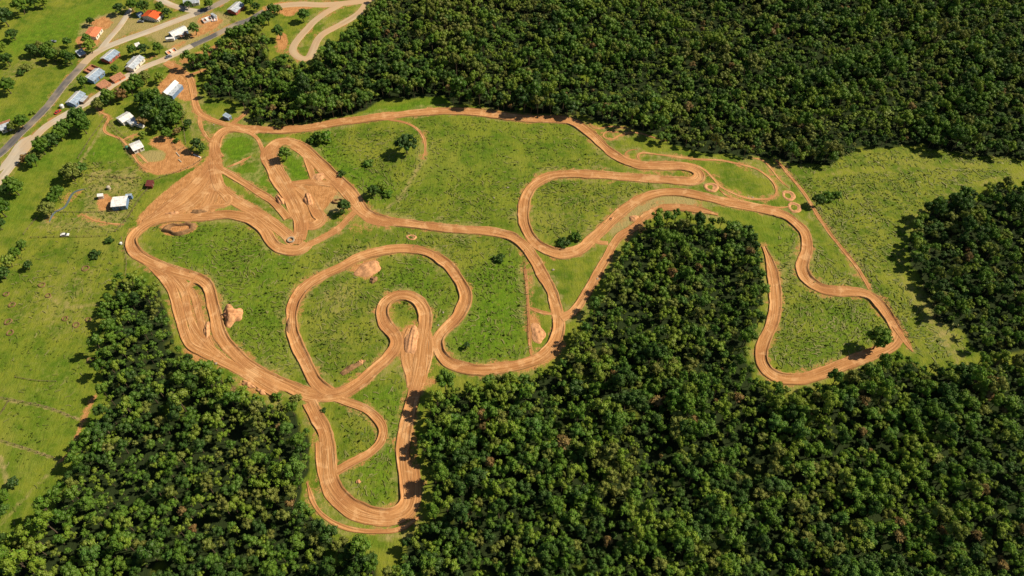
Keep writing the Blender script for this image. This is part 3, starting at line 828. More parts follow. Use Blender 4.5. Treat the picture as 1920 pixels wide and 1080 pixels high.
LABELK = {}
for i, t in enumerate(TR):
    c, s, nr, tg = t['c'], t['s'], t['nr'], t['tg']
    n = len(c)
    dirt = t['mat'] == 'track'
    wide = t['w'] > 4.6
    us = np.array([-1, -0.93, -0.84, -0.7, -0.55, -0.4, -0.25, -0.1, 0.05, 0.2, 0.35, 0.5, 0.62, 0.74, 0.85, 0.94, 1.0]) if wide else np.array([-1, -0.75, -0.4, 0, 0.4, 0.75, 1.0])
    curv = np.gradient(np.unwrap(np.arctan2(tg[:, 1], tg[:, 0]))) / STEP
    kk = np.ones(15) / 15
    curv = np.convolve(np.pad(curv, 7, 'edge'), kk, 'valid')
    rag = 0.14 if dirt else 0.05
    if not wide and dirt: rag = 0.22
    wl = t['hw'] * (1 + rag * 2 * (fbm(s, s * 0 + i * 17.0, 9, 41, 3) - 0.5) * 2)
    wr = t['hw'] * (1 + rag * 2 * (fbm(s, s * 0 + i * 17.0, 9, 43, 3) - 0.5) * 2)
    dl = other_edge(c - nr * wl[:, None], i, s)
    dr = other_edge(c + nr * wr[:, None], i, s)
    cols, edge, uu, zz = [], [], [], []
    base = 0.05 + 0.006 * (i % 7)
    for u in us:
        w = np.where(u < 0, wl, wr)
        p = c + nr * (u * w)[:, None]
        z = hgt(p[:, 0], p[:, 1]) + base
        if dirt:
            z = z + (0.16 if wide else 0.05) * (vnoise(s, s * 0 + u * 6 + i * 9, 26, 51) - 0.5) * 2 * (1 - abs(u) ** 4)
            z = z + (0.10 if wide else 0.03) * (vnoise(s, s * 0 + u * 9 + i * 5, 7, 52) - 0.5)
            if wide:
                z = z + 0.16 * np.maximum(0, np.sin(s / 3.6 + i)) * sstep(0.60, 0.72, vnoise(s, s * 0 + i * 3.1, 38, 57)) * (1 - abs(u) ** 3)
            out = np.clip(curv * (-1 if u < 0 else 1) * -1 * 14, -1, 1)     # + on the outer side of a bend
            bh = t['berm'] * (0.35 + 0.75 * vnoise(s, s * 0 + (3 if u < 0 else 8) + i, 11, 53) + 0.7 * np.maximum(0, out))
            if wide: prof = sstep(0.60, 0.92, abs(u)) * (1 - 0.75 * sstep(0.93, 1.0, abs(u)))
            else: prof = sstep(0.45, 0.8, abs(u)) * (1 - 0.9 * sstep(0.85, 1.0, abs(u)))
            z = z + bh * prof * sstep(-0.5, 3.0, dl if u < 0 else dr)
        else:
            z = z + 0.06 * (1 - u * u)
        cols.append(p); zz.append(z); uu.append(u * w)
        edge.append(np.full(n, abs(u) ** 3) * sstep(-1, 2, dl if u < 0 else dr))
    # skirts running down into the ground
    for side in (0, -1):
        u = us[side]
        w = (wl if u < 0 else wr)
        p = c + nr * (u * (w + (0.7 if dirt and wide else 0.3)))[:, None]
        z = hgt(p[:, 0], p[:, 1]) - 0.45
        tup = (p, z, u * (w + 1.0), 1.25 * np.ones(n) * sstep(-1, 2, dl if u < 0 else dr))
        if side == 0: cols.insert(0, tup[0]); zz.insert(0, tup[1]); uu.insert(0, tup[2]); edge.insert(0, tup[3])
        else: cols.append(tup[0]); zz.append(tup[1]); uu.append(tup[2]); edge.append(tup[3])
    m = len(cols)
    V = np.stack([np.concatenate([[q[0] for q in cols[a]] for a in range(m)]), np.concatenate([[q[1] for q in cols[a]] for a in range(m)]), np.concatenate(zz)], 1)
    ii = np.arange(m * n).reshape(m, n)
    F = np.stack([ii[:-1, :-1].ravel(), ii[1:, :-1].ravel(), ii[1:, 1:].ravel(), ii[:-1, 1:].ravel()], 1)
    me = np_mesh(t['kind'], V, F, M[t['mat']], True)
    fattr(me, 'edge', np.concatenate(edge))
    uvl = me.uv_layers.new(name='track')
    UV = np.stack([np.concatenate(uu) + i * 13.7, np.tile(s, m) + i * 31.0], 1)
    uvl.data.foreach_set('uv', UV[F.ravel()].astype(np.float32).ravel())
    tag(link(t['kind'], me), kind='structure')

# ------------------------------------------------------------------ grass: tufts and tussocks
def grass_stuff():
    out_v, out_t, out_n = [], [], []
    def tufts(n, size, power, seed, nb, dens=None, ang=None, spread=1.0):
        r = np.random.default_rng(seed)
        x = r.uniform(-385, 385, n * 4)
        y = r.uniform(95, 525, n * 4)
        q = samp(R['rough'], x, y) ** power
        q = q * (0.25 + 1.5 * np.clip((fbm(x, y, 14, seed, 2) - 0.35) * 2, 0, 1))
        px, py, _ = project(x, y, np.zeros_like(x))
        keep = (r.random(n * 4) < q) & (px > -40) & (px < 1960) & (py > -40) & (py < 1120)
        x, y = x[keep][:n], y[keep][:n]
        k = len(x)
        z = hgt(x, y) + samp(R['rough'], x, y) * 0.38 * tuss(x, y) - 0.08
        s = size * r.uniform(0.6, 1.5, k)
        tint = np.clip(r.normal(0.48, 0.22, k) + 0.5 * (samp(R['dry'], x, y) - 0.15) - 0.15 * samp(R['lush'], x, y), 0, 1)
        for b in range(nb):
            a = 2 * PI * b / nb + r.uniform(-0.6, 0.6, k)
            ox, oy = np.cos(a) * s * 0.35 * spread, np.sin(a) * s * 0.35 * spread
            if ang is not None:
                e = (b - (nb - 1) / 2) / nb * 2.2
                aa = ang + (fbm(x, y, 40, 77, 2) - 0.5) * 1.6
                ox, oy = ox + np.cos(aa) * e * s, oy + np.sin(aa) * e * s
            lx, ly = np.cos(a) * s * 0.55, np.sin(a) * s * 0.55
            wx, wy = -np.sin(a) * s * 0.34, np.cos(a) * s * 0.34
            h = s * r.uniform(0.30, 0.60, k)
            v = np.stack([np.stack([x + ox * 0.3 - wx, y + oy * 0.3 - wy, z], 1), np.stack([x + ox * 0.3 + wx, y + oy * 0.3 + wy, z], 1),
                          np.stack([x + ox + wx * 0.8 + lx * 0.3, y + oy + wy * 0.8 + ly * 0.3, z + h], 1), np.stack([x + ox - wx * 0.5 + lx, y + oy - wy * 0.5 + ly, z + h * 0.75], 1)], 1)
            out_v.append(v.reshape(-1, 3))
            out_t.append(np.clip(np.repeat(tint + r.normal(0, 0.10, k), 4), 0, 1))
            nn = np.stack([np.cos(a) * 0.55, np.sin(a) * 0.55, np.full(k, 0.85)], 1)
            out_n.append(np.repeat(nn, 4, 0))
    def straw(n, seed):
        r = np.random.default_rng(seed)
        x, y = r.uniform(-385, 385, n * 4), r.uniform(95, 525, n * 4)
        q = samp(R['rough'], x, y) * (0.25 + 1.3 * samp(R['dry'], x, y) + 0.8 * np.clip((fbm(x, y, 20, seed, 2) - 0.45) * 3, 0, 1))
        px, py, _ = project(x, y, np.zeros_like(x))
        keep = (r.random(n * 4) < q) & (px > -40) & (px < 1960) & (py > -40) & (py < 1120)
        x, y = x[keep][:n], y[keep][:n]
        k = len(x)
        a = (fbm(x, y, 30, seed + 3, 2) - 0.5) * 9 + r.normal(0, 0.4, k)
        bend, ln, wd = r.uniform(-0.7, 0.7, k), r.uniform(0.6, 1.6, k), r.uniform(0.13, 0.30, k)
        tint = np.clip(r.normal(0.80, 0.16, k), 0, 1)
        for sg in (0, 1):
            a0, a1 = a, a + bend
            if sg == 0: x0, y0, aa = x, y, a0
            else: x0, y0, aa = x + np.cos(a0) * ln, y + np.sin(a0) * ln, a1
            x1, y1 = x0 + np.cos(aa) * ln, y0 + np.sin(aa) * ln
            nxx, nyy = -np.sin(aa) * wd, np.cos(aa) * wd
            def zz(u, v): return hgt(u, v) + samp(R['rough'], u, v) * 0.38 * tuss(u, v) + 0.22
            z0, z1 = zz(x0, y0), zz(x1, y1) + 0.08
            v = np.stack([np.stack([x0 - nxx, y0 - nyy, z0], 1), np.stack([x0 + nxx, y0 + nyy, z0 + 0.05], 1), np.stack([x1 + nxx, y1 + nyy, z1 + 0.05], 1), np.stack([x1 - nxx, y1 - nyy, z1], 1)], 1)
            out_v.append(v.reshape(-1, 3)); out_t.append(np.repeat(tint, 4)); out_n.append(np.tile([0.0, 0.0, 1.0], (4 * k, 1)))
    straw(22000, 303)
    tufts(52000, 0.60, 1.0, 101, 4)
    tufts(3800, 0.9, 2.2, 102, 6, ang=2.45)
    V = np.vstack(out_v)
    F = np.arange(len(V)).reshape(-1, 4)
    Q = V[F]
    gz = np.cross(Q[:, 2] - Q[:, 0], Q[:, 3] - Q[:, 1])[:, 2]
    F[gz < 0] = F[gz < 0][:, ::-1]
    me = np_mesh('grass', V, F, M['grassblade'], False)
    fattr(me, 'tint', np.concatenate(out_t))
    me.polygons.foreach_set('use_smooth', np.ones(len(me.polygons), bool))
    nn = np.vstack(out_n)
    nn /= np.linalg.norm(nn, axis=1)[:, None]
    me.normals_split_custom_set_from_vertices(nn.tolist())
    tag(link('grass', me), 'coarse green grass tufts standing in the meadows between the tracks', kind='stuff')
grass_stuff()

# ------------------------------------------------------------------ trees
def leaf_shell(rng, centres, radii, per, leaf):
    V, Tt = [], []
    for c, r in zip(centres, radii):
        n = max(10, int(per * r * r))
        d = rng.normal(size=(n, 3))
        d[:, 2] = np.abs(d[:, 2]) * np.where(rng.random(n) < 0.8, 1, -0.7)
        d /= np.linalg.norm(d, axis=1)[:, None]
        rr = r * rng.uniform(0.82, 1.12, n)
        p = c + d * rr[:, None] * np.array([1, 1, 0.85])
        nn = d + rng.normal(size=(n, 3)) * 0.42
        nn /= np.linalg.norm(nn, axis=1)[:, None]
        t = np.cross(nn, rng.normal(size=(n, 3)))
        t /= np.linalg.norm(t, axis=1)[:, None]
        b = np.cross(nn, t)
        s = leaf * rng.uniform(0.6, 1.25, n)[:, None]
        droop = nn * s * 0.35
        q = np.stack([p - t * s - droop, p - b * s * 0.6, p + t * s - droop, p + b * s * 0.6], 1)
        V.append(q.reshape(-1, 3))
        tn = np.clip(rng.normal(0.5, 0.2) + rng.normal(0, 0.14, n), 0, 1)
        Tt.append(np.repeat(tn, 4))
    return np.vstack(V), np.concatenate(Tt)

ICO = None
def ico():
    global ICO
    if ICO is None:
        bm = bmesh.new()
        bmesh.ops.create_icosphere(bm, subdivisions=1, radius=1.0)
        ICO = (np.array([v.co[:] for v in bm.verts]), [[v.index for v in f.verts] for f in bm.faces])
        bm.free()
    return ICO

def crown_mesh(name, seed, rad, hc, rz, nclump, mat, per=26, leaf=0.34, cl=0.40):
    """crown of leaf clumps round an uneven dome; the clumps are held apart so that gaps open between them"""
    rng = np.random.default_rng(seed)
    C, Rd = [], []
    for k in range(nclump):
        f = (k + 0.5) / nclump
        zz = 1 - 1.25 * f
        rr = math.sqrt(max(0, 1 - zz * zz))
        a = k * 2.39996 + rng.uniform(-0.35, 0.35)
        st = rng.uniform(0.55, 0.86)
        C.append((rad * st * rr * math.cos(a), rad * st * rr * math.sin(a), hc + rz * st * zz))
        Rd.append(rad * cl * rng.uniform(0.72, 1.2))
    C, Rd = np.array(C), np.array(Rd)
    V, tt = leaf_shell(rng, C, Rd, per, leaf)
    F = np.arange(len(V)).reshape(-1, 4)
    iv, if_ = ico()
    faces = [tuple(f) for f in F]
    vs = [V]
    off = len(V)
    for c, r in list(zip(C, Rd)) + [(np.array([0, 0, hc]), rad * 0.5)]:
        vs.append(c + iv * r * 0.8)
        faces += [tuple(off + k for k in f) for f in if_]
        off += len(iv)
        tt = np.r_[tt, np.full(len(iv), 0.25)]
    V = np.vstack(vs)
    me = bpy.data.meshes.new(name)
    me.from_pydata(V.tolist(), [], faces)
    me.materials.append(mat)
    fattr(me, 'tint', tt)
    return me

def trunk_mesh(name, seed, h, r, spread):
    rnd = random.Random(seed)
    b = MB()
    bend = (rnd.uniform(-0.3, 0.3), rnd.uniform(-0.3, 0.3))
    mid = (bend[0], bend[1], h * 0.55)
    b.tube((0, 0, -0.4), mid, r, r * 0.72, 6)
    b.tube(mid, (bend[0] * 1.4, bend[1] * 1.4, h), r * 0.7, r * 0.25, 5)
    for k in range(4):
        a = k * 1.6 + rnd.uniform(0, 1)
        b.tube(mid, (mid[0] + math.cos(a) * spread, mid[1] + math.sin(a) * spread, h * rnd.uniform(0.75, 1.0)), r * 0.5, r * 0.15, 4)
    bmesh.ops.recalc_face_normals(b.bm, faces=b.bm.faces[:])
    me = bpy.data.meshes.new(name)
    b.bm.to_mesh(me); b.bm.free()
    me.materials.append(M['bark'])
    return me

# kinds of forest tree: (crown mesh, trunk mesh, colour word)
KINDS = []
for mt, word, sd, rad, hc, rz, nc in spec:
    KINDS.append((crown_mesh('crown', sd, rad, hc, rz, nc, M[mt], 30, 0.30, 0.47), trunk_mesh('trunk', sd, hc + 0.6, 0.20, rad * 0.5), word, rad))

FR = fr.uniform(0, 2 * PI, len(FX))
FS = np.clip(fr.normal(1.0, 0.22, len(FX)), 0.5, 1.6) * (0.56 + 0.90 * fbm(FX, FY, 22, 71, 2))
FV = np.clip(fr.normal(1.05, 0.20, len(FX)), 0.7, 1.6)
FZ = hgt(FX, FY)

N_IND = 240
inframe = (FPX_ > 12) & (FPX_ < 1908) & (FPY < 1074) & (FPY > 0)
order = np.argsort(np.where(inframe, FD / FS ** 0.3, 1e9))
ind = order[:N_IND]
rest = np.setdiff1d(np.arange(len(FX)), ind)
def zone(px):
    for lim, txt in ((330, 'by the bottom left corner'), (690, 'below the left wood'), (1000, 'just right of the southern hairpin'),
                     (1330, 'at the bottom middle'), (1640, 'below the big wood'), (2000, 'by the bottom right corner')):
        if px < lim: return txt
SIZEW = lambda s: 'small' if s < 0.98 else ('large' if s > 1.28 else 'medium')
ORD = ('first second third fourth fifth sixth seventh eighth ninth tenth eleventh twelfth thirteenth fourteenth fifteenth sixteenth seventeenth eighteenth nineteenth twentieth '
       'twenty-first twenty-second twenty-third twenty-fourth twenty-fifth twenty-sixth twenty-seventh twenty-eighth twenty-ninth thirtieth').split()
seen = {}
for q in sorted(ind, key=lambda q: FPX_[q]):
    cm, tm, word, rad = KINDS[FK[q]]
    e = empty('forest_tree', (FX[q], FY[q], FZ[q]), FR[q])
    s = float(FS[q])
    e.scale = (s, s, s * float(FV[q]))
    g = f'{SIZEW(s)} {word} trees {zone(FPX_[q])}'
    n = seen[g] = seen.get(g, -1) + 1
    tag(e, f'{ORD[n]} from the left of the {g}', 'tree', g)
    link('crown', cm, e)
    link('trunk', tm, e)

def scatter_forest():
    me = bpy.data.meshes.new('forest')
    V = np.stack([FX[rest], FY[rest], FZ[rest]], 1).astype(np.float32)
    me.vertices.add(len(V))
    me.vertices.foreach_set('co', V.ravel())
    a = me.attributes.new('pick', 'INT', 'POINT'); a.data.foreach_set('value', FK[rest].astype(np.int32))
    fattr(me, 'turn', FR[rest]); fattr(me, 'size', FS[rest]); fattr(me, 'tall', FS[rest] * FV[rest])
    o = tag(link('forest', me), 'dense broadleaf forest canopy wrapping round the dirt circuit', kind='stuff')
    ng = bpy.data.node_groups.new('forest_canopy', 'GeometryNodeTree')
    ng.interface.new_socket('Geometry', in_out='INPUT', socket_type='NodeSocketGeometry')
    ng.interface.new_socket('Geometry', in_out='OUTPUT', socket_type='NodeSocketGeometry')
    N, L = ng.nodes.new, ng.links.new
    gi, go = N('NodeGroupInput'), N('NodeGroupOutput')
    inst = N('GeometryNodeInstanceOnPoints')
    L(gi.outputs[0], inst.inputs['Points'])
    allj = N('GeometryNodeJoinGeometry')
    # the joined list is filled so that its order is the order of KINDS
    insts = []
    for cm, tm, word, rad in KINDS:
        j = N('GeometryNodeJoinGeometry')
        for ob in (first_obj[cm.name], first_obj[tm.name]):
            oi = N('GeometryNodeObjectInfo')
            oi.inputs['Object'].default_value = ob
            L(oi.outputs['Geometry'], j.inputs[0])
        g2 = N('GeometryNodeGeometryToInstance')
        L(j.outputs[0], g2.inputs[0])
        insts.append(g2)
    for g2 in insts[::-1]: L(g2.outputs[0], allj.inputs[0])
    L(allj.outputs[0], inst.inputs['Instance'])
    inst.inputs['Pick Instance'].default_value = True
    def at(name, ty):
        nd = N('GeometryNodeInputNamedAttribute'); nd.data_type = ty
        nd.inputs['Name'].default_value = name
        return nd.outputs[0]
    L(at('pick', 'INT'), inst.inputs['Instance Index'])
    cx = N('ShaderNodeCombineXYZ'); L(at('turn', 'FLOAT'), cx.inputs[2])
    e2r = N('FunctionNodeEulerToRotation'); L(cx.outputs[0], e2r.inputs[0])
    L(e2r.outputs[0], inst.inputs['Rotation'])
    cs = N('ShaderNodeCombineXYZ')
    sz = at('size', 'FLOAT')
    L(sz, cs.inputs[0]); L(sz, cs.inputs[1]); L(at('tall', 'FLOAT'), cs.inputs[2])
    L(cs.outputs[0], inst.inputs['Scale'])
    L(inst.outputs[0], go.inputs[0])
    md = o.modifiers.new('canopy', 'NODES')
    md.node_group = ng

# ------------------------------------------------------------------ single trees of the village and the meadows
BIG = [(crown_mesh('crown', 201, 1.0, 1.30, 0.95, 16, M['leaf_green'], 260, 0.115, 0.33), trunk_mesh('trunk', 201, 1.35, 0.075, 0.5)),
       (crown_mesh('crown', 202, 1.0, 1.15, 0.85, 14, M['leaf_dark'], 260, 0.115, 0.34), trunk_mesh('trunk', 202, 1.2, 0.075, 0.5)),
       (crown_mesh('crown', 203, 1.0, 1.25, 0.90, 13, M['leaf_light'], 260, 0.115, 0.35), trunk_mesh('trunk', 203, 1.3, 0.07, 0.5)),
       (crown_mesh('crown', 204, 1.0, 1.2, 0.85, 14, M['leaf_olive'], 260, 0.115, 0.34), trunk_mesh('trunk', 204, 1.25, 0.07, 0.5)),
       (crown_mesh('crown', 205, 1.0, 1.0, 0.75, 11, M['leaf_russet'], 240, 0.11, 0.33), trunk_mesh('trunk', 205, 1.05, 0.07, 0.5))]
BUSH = [crown_mesh('foliage', 211, 1.0, 0.35, 0.6, 9, M['leaf_green'], 200, 0.14, 0.38), crown_mesh('foliage', 212, 1.0, 0.3, 0.55, 8, M['leaf_dark'], 200, 0.14, 0.4),
        crown_mesh('foliage', 213, 1.0, 0.35, 0.55, 8, M['leaf_light'], 200, 0.14, 0.4), crown_mesh('foliage', 214, 1.0, 0.3, 0.5, 8, M['leaf_olive'], 200, 0.14, 0.4)]
CW = ['mid green', 'dark green', 'bright green', 'olive green', 'russet brown']
def shade_tree(px, py, dia, kind, label, group='single trees'):
    """px, py: where the middle of the crown shows; dia in survey px"""
    x, y = G(px, py, 0)
    d = project(x, y, 0)[2]
    r = dia * float(d) / FPX / 2
    x, y = G(px, py, 1.2 * r)
    e = empty('shade_tree', (x, y, h1(x, y)), random.uniform(0, 6.28))
    e.scale = (r, r, r * random.uniform(0.95, 1.15))
    tag(e, label, 'tree', group)
    link('crown', BIG[kind][0], e); link('trunk', BIG[kind][1], e)
    return e
def shrub(px, py, dia, kind, label, group='shrubs'):
    x, y = G(px, py, 0)
    d = project(x, y, 0)[2]
    r = dia * float(d) / FPX / 2
    x, y = G(px, py, 0.4 * r)
    o = link('shrub', BUSH[kind], None, (x, y, h1(x, y) - 0.05))
    o.rotation_euler = (0, 0, random.uniform(0, 6.28))
    o.scale = (r, r, r * random.uniform(0.8, 1.2))
    tag(o, label, 'shrub', group)

first_obj = {}
for o in COL.objects:
    if o.type == 'MESH' and o.data.name not in first_obj: first_obj[o.data.name] = o
for cm, tm, *_ in KINDS:                                # every kind must stand somewhere among the single trees
    assert cm.name in first_obj, 'kind missing'
scatter_forest()

WORDN = lambda i: ('first second third fourth fifth sixth seventh eighth ninth tenth eleventh twelfth'.split())[i]
def grove(items, kindlabel, group, fn=shade_tree):
    """items: (px, py, dia, kind, own words)"""
    for (px, py, dia, k, words) in items:
        fn(px, py, dia, k, f'{CW[k]} {kindlabel} {words}', group)

grove([(762,268,42,1,'alone in the meadow north of the middle track'),
       (533,287,26,0,'on the grass island inside the north-west hairpin'),
       (645,386,28,1,'by the pit below the north-west hairpin'),
       (1648,638,46,0,'at the sharp eastern bend of the circuit'),
       (875,648,14,1,'alone in the lush meadow inside the central loop'),
       (569,29,24,0,'on the green beside the winding sandy road'),
       (52,497,18,1,'alone in the pasture at the left edge'),
       (700,357,26,1,'beside the wide track bend, tallest of the scrub there')], 'tree standing', 'lone trees in the meadows')
grove([(7,30,34,1,'in the top left corner, its top cut by the frame'),(36,10,30,0,'at the top left field edge, near the corner'),(20,62,24,1,'on the left edge above the bright field'),
       (222,13,22,1,'at the head of the short side road'),(246,8,22,0,'behind the short side road end'),(268,12,24,1,'behind the orange-roofed house'),
       (168,38,16,1,'on bare earth above the faded red roof'),(162,73,20,0,'in front of the faded red roof, upper of two'),(166,86,26,2,'in front of the faded red roof, beside the junction'),
       (125,78,18,0,'on the field edge below the parked grey car'),(58,91,24,1,'in the hedge row between the two left fields, outermost'),(74,86,20,3,'in the hedge row between the two left fields, second along'),
       (92,84,18,0,'in the field hedge row, beside the grey car'),(98,103,24,0,'in the lower hedge row, second of three'),(114,102,20,3,'in the lower hedge row, nearest the middle'),(131,110,22,1,'in the lower hedge row, nearest the road junction'),
       (11,109,26,1,'on the left edge between the two fields'),(14,160,30,0,'at the left edge of the mown field'),(3,86,16,2,'on the left edge by the bright field'),
       (42,231,26,0,'beside the grey roof on the left edge'),(24,238,20,3,'in front of the grey roof on the left edge'),
       (248,96,20,0,'just before the white shed'),(268,92,22,1,'just below the white shed'),(296,92,20,0,'in the garden row, nearest the caravans'),
       (364,56,22,0,'beside the white house with the brown porch'),(156,156,20,0,'between the white house and the long blue roof'),(216,131,16,0,'on the green between two white houses')],
      'tree standing', 'trees round the village houses')
grove([(184,196,24,3,'south of the pale road, lowest of the roadside row'),(202,184,26,0,'south of the pale road, second of the roadside row'),(224,176,28,4,'south of the pale road, the brown one of the row'),
       (242,167,26,0,'south of the pale road, fourth of the roadside row'),(254,152,24,0,'south of the pale road, fifth of the roadside row'),(270,144,24,3,'south of the pale road, top of the roadside row'),(300,146,20,2,'above the yard of the large white house'),
       (267,186,34,1,'at the back of the grove behind the L-shaped roof'),(290,188,38,0,'in the middle of the grove'),(312,196,36,1,'on the yard side of the grove'),(331,208,30,0,'at the right corner of the grove'),
       (278,210,32,1,'in the grove beside the L-shaped roof'),(311,216,30,1,'in the lower part of the grove'),(266,226,22,4,'beside the caravan below the L-shaped roof'),(311,248,22,0,'below the grove on the paddock edge'),
       (291,239,18,0,'below the grove beside the caravan'),(267,252,16,2,'above the small white house'),(330,243,18,4,'at the right of the paddock trees'),(351,229,18,1,'by the village path above the circuit')],
      'tree standing', 'trees of the grove below the pale road')
grove([(148,222,36,0,'with its crown over the top of the roadside belt'),(158,238,30,0,'at the lower end of the belt top'),(121,243,30,0,'second in the roadside belt'),(100,261,30,1,'third in the roadside belt'),
       (79,277,32,0,'fourth in the roadside belt'),(47,299,20,4,'fifth in the roadside belt, with bare earth beside it'),(62,302,24,0,'lowest in the roadside belt'),
       (132,322,36,3,'at the corner of the striped paddock'),(150,316,26,0,'behind the paddock corner tree'),(107,361,28,0,'beside the shaded ditch, upper of two'),(87,390,30,3,'beside the shaded ditch, lower of two'),
       (29,352,32,0,'on the verge below the pale road'),(12,356,26,1,'on the verge below the pale road, close to the frame'),(4,392,34,0,'cut by the left frame below the road'),(-2,420,26,1,'cut by the left frame, lower one'),
       (41,459,20,0,'in the short hedge, upper end'),(28,474,24,0,'in the short hedge, second from its upper end'),(15,491,26,2,'in the short hedge, third from its upper end'),(5,512,26,1,'in the short hedge, cut by the frame'),
       (24,905,24,1,'in the lower left pasture, upper of three'),(6,930,26,0,'in the lower left pasture, middle of three'),(6,956,24,0,'in the lower left pasture, lowest of three')],
      'tree standing', 'trees along the left side of the photo')
grove([(433,68,22,0,'south of the dark stretch of road, by the earth bank'),(414,84,20,0,'south of the dark stretch of road, lowest'),(456,62,20,1,'south of the dark stretch of road, third along'),(478,44,22,1,'south of the dark stretch of road, fourth along'),
       (500,34,26,1,'where the dark road meets the sandy junction, lower'),(512,20,22,0,'where the dark road meets the sandy junction, upper'),(522,19,16,3,'where the dark road meets the sandy junction, outermost'),
       (522,62,24,0,'beside the red-earth pad by the winding road'),(352,8,16,1,'behind the upper side lane'),(368,269,24,1,'on the dark bank beside the plaza, upper'),(378,278,16,0,'on the dark bank beside the plaza, lower'),
       (1534,374,24,1,'alone in the tussock pasture by the straight path')],
      'tree standing', 'trees near the upper roads')
grove([(196,190,24,1,'between the lowest two of the roadside row'),(214,181,22,0,'between the second and the brown one of the roadside row'),(232,170,22,1,'between the brown one and the fourth of the roadside row'),(246,160,20,3,'behind the fourth of the roadside row'),
       (262,160,20,0,'under the pale road, above the grove edge'),(300,196,34,1,'at the dark heart of the grove'),(322,202,30,1,'on the sunny flank of the grove'),(292,214,28,0,'in the lower grove, towards the bungalow'),(326,222,28,0,'in the lower grove, towards the village path'),
       (300,228,26,1,'lowest of the dark grove'),(280,198,30,0,'in the grove, next to the bungalow side'),(340,214,20,3,'on the grove fringe by the village path')],
      'tree standing', 'trees of the grove below the pale road')
grove([(66,95,20,1,'between the two hedge rows, shaded side'),(84,92,18,0,'between the two hedge rows, sunny side'),(106,95,18,3,'above the lower hedge row'),(122,105,20,0,'in the lower hedge row, between its last two'),(88,104,20,1,'at the start of the lower hedge row'),
       (112,252,28,0,'in the roadside belt, between second and third'),(90,269,28,1,'in the roadside belt, between third and fourth'),(138,233,30,0,'in the roadside belt, between first and second'),(66,290,20,3,'in the roadside belt, above its lowest'),
       (20,346,26,0,'on the verge by the pale road, upper one'),(120,328,20,0,'on the field side of the paddock corner'),(98,374,24,0,'beside the shaded ditch, between the other two'),
       (445,60,18,0,'south of the dark road, close to the tarmac'),(424,74,20,1,'south of the dark road, between two others'),(466,54,20,0,'south of the dark road, half way to the junction'),(490,42,22,0,'south of the dark road, near the sandy junction'),
       (300,14,18,0,'behind the orange roof, on the lane side'),(312,22,18,1,'on the lane side of the orange-roofed house'),(392,8,18,0,'behind the upper dark road'),(468,6,20,0,'right of the red-walled cottage, upper'),(480,14,18,1,'right of the red-walled cottage, lower'),(60,4,22,1,'on the top edge of the bright field, first'),(80,2,20,2,'on the top edge of the bright field, second')],
      'tree standing', 'trees along the village roads')
for (px, py, dia, k, w) in [(605,258,34,0,'low dark patch beside the north-west hairpin'),(585,262,18,0,'low patch next to the hairpin bank'),(716,350,26,2,'pale scrub beside the wide bend'),(726,362,22,0,'lower scrub beside the wide bend'),
        (1058,455,26,1,'dark clump inside the middle-right loop'),(1080,445,22,0,'clump inside the middle-right loop, by the track'),(178,477,22,1,'alone in the top of the left pasture'),(204,449,18,1,'under the pasture fence'),
        (47,125,22,3,'beside the dark hedge row of the left fields'),(40,135,16,1,'lower one beside the hedge row of the left fields'),(640,325,16,1,'in the deep grass beyond the hairpin lane'),(690,305,20,0,'in the deep grass, furthest from the lane'),
        (1552,368,26,0,'in the tussock pasture by the straight path'),(1570,364,18,0,'second in the tussock pasture by the straight path'),(935,484,22,1,'in the lush triangle of the middle'),
        (62,212,12,2,'at the grey roof garden'),(75,295,14,3,'on the road verge under the belt'),(490,228,14,0,'at the wood edge on the northern straight'),(523,234,16,3,'at the wood edge on the northern straight, pale one'),
        (330,262,12,0,'in the paddock by the dark fence'),(606,770,12,1,'at the wood edge by the lower link'),(520,745,20,0,'at the wood edge on the west turn'),(556,748,22,3,'brownish, at the wood edge on the west turn')]:
    shrub(px, py, dia, k, f'{CW[k]} shrub, {w}', 'shrubs in the meadows')

# ------------------------------------------------------------------ buildings
def frame4(c, z):
    """four survey corners, first edge along the ridge -> centre, length, width, heading"""
    P = GA(c, z)
    a = (P[1] - P[0] + P[2] - P[3]) / 2
    b = (P[2] - P[1] + P[3] - P[0]) / 2
    L, W = np.linalg.norm(a), np.linalg.norm(b)
    return P.mean(0), L, W, math.atan2(a[1], a[0])

def roof_slope(L, W, h0, h1_, side, over=0.35, ribs=14, thick=0.10):
    """one pitched roof sheet with raised ribs; ridge along x at y=0"""
    b = MB()
    y1 = side * (W / 2 + over)
    drop = (h1_ - h0) / (W / 2) * over
    xa, xb = -L / 2 - over, L / 2 + over
    e = h0 - drop
    pts = [(xa, 0, h1_), (xb, 0, h1_), (xb, y1, e), (xa, y1, e)]
    pts += [(p[0], p[1], p[2] - thick) for p in pts]
    b.poly(pts, [(0, 1, 2, 3), (7, 6, 5, 4), (0, 4, 5, 1), (1, 5, 6, 2), (2, 6, 7, 3), (3, 7, 4, 0)])
    for k in range(ribs):
        x = xa + (k + 0.5) * (xb - xa) / ribs
        q = [(x - 0.09, 0, h1_ + 0.003), (x + 0.09, 0, h1_ + 0.003), (x + 0.09, y1, e + 0.003), (x - 0.09, y1, e + 0.003)]
        q += [(p[0] + (0.04 if i in (0, 3) else -0.04), p[1], p[2] + 0.07) for i, p in enumerate(q)]
        b.poly(q, [(4, 5, 6, 7), (0, 1, 5, 4), (1, 2, 6, 5), (2, 3, 7, 6), (3, 0, 4, 7)])
    return b

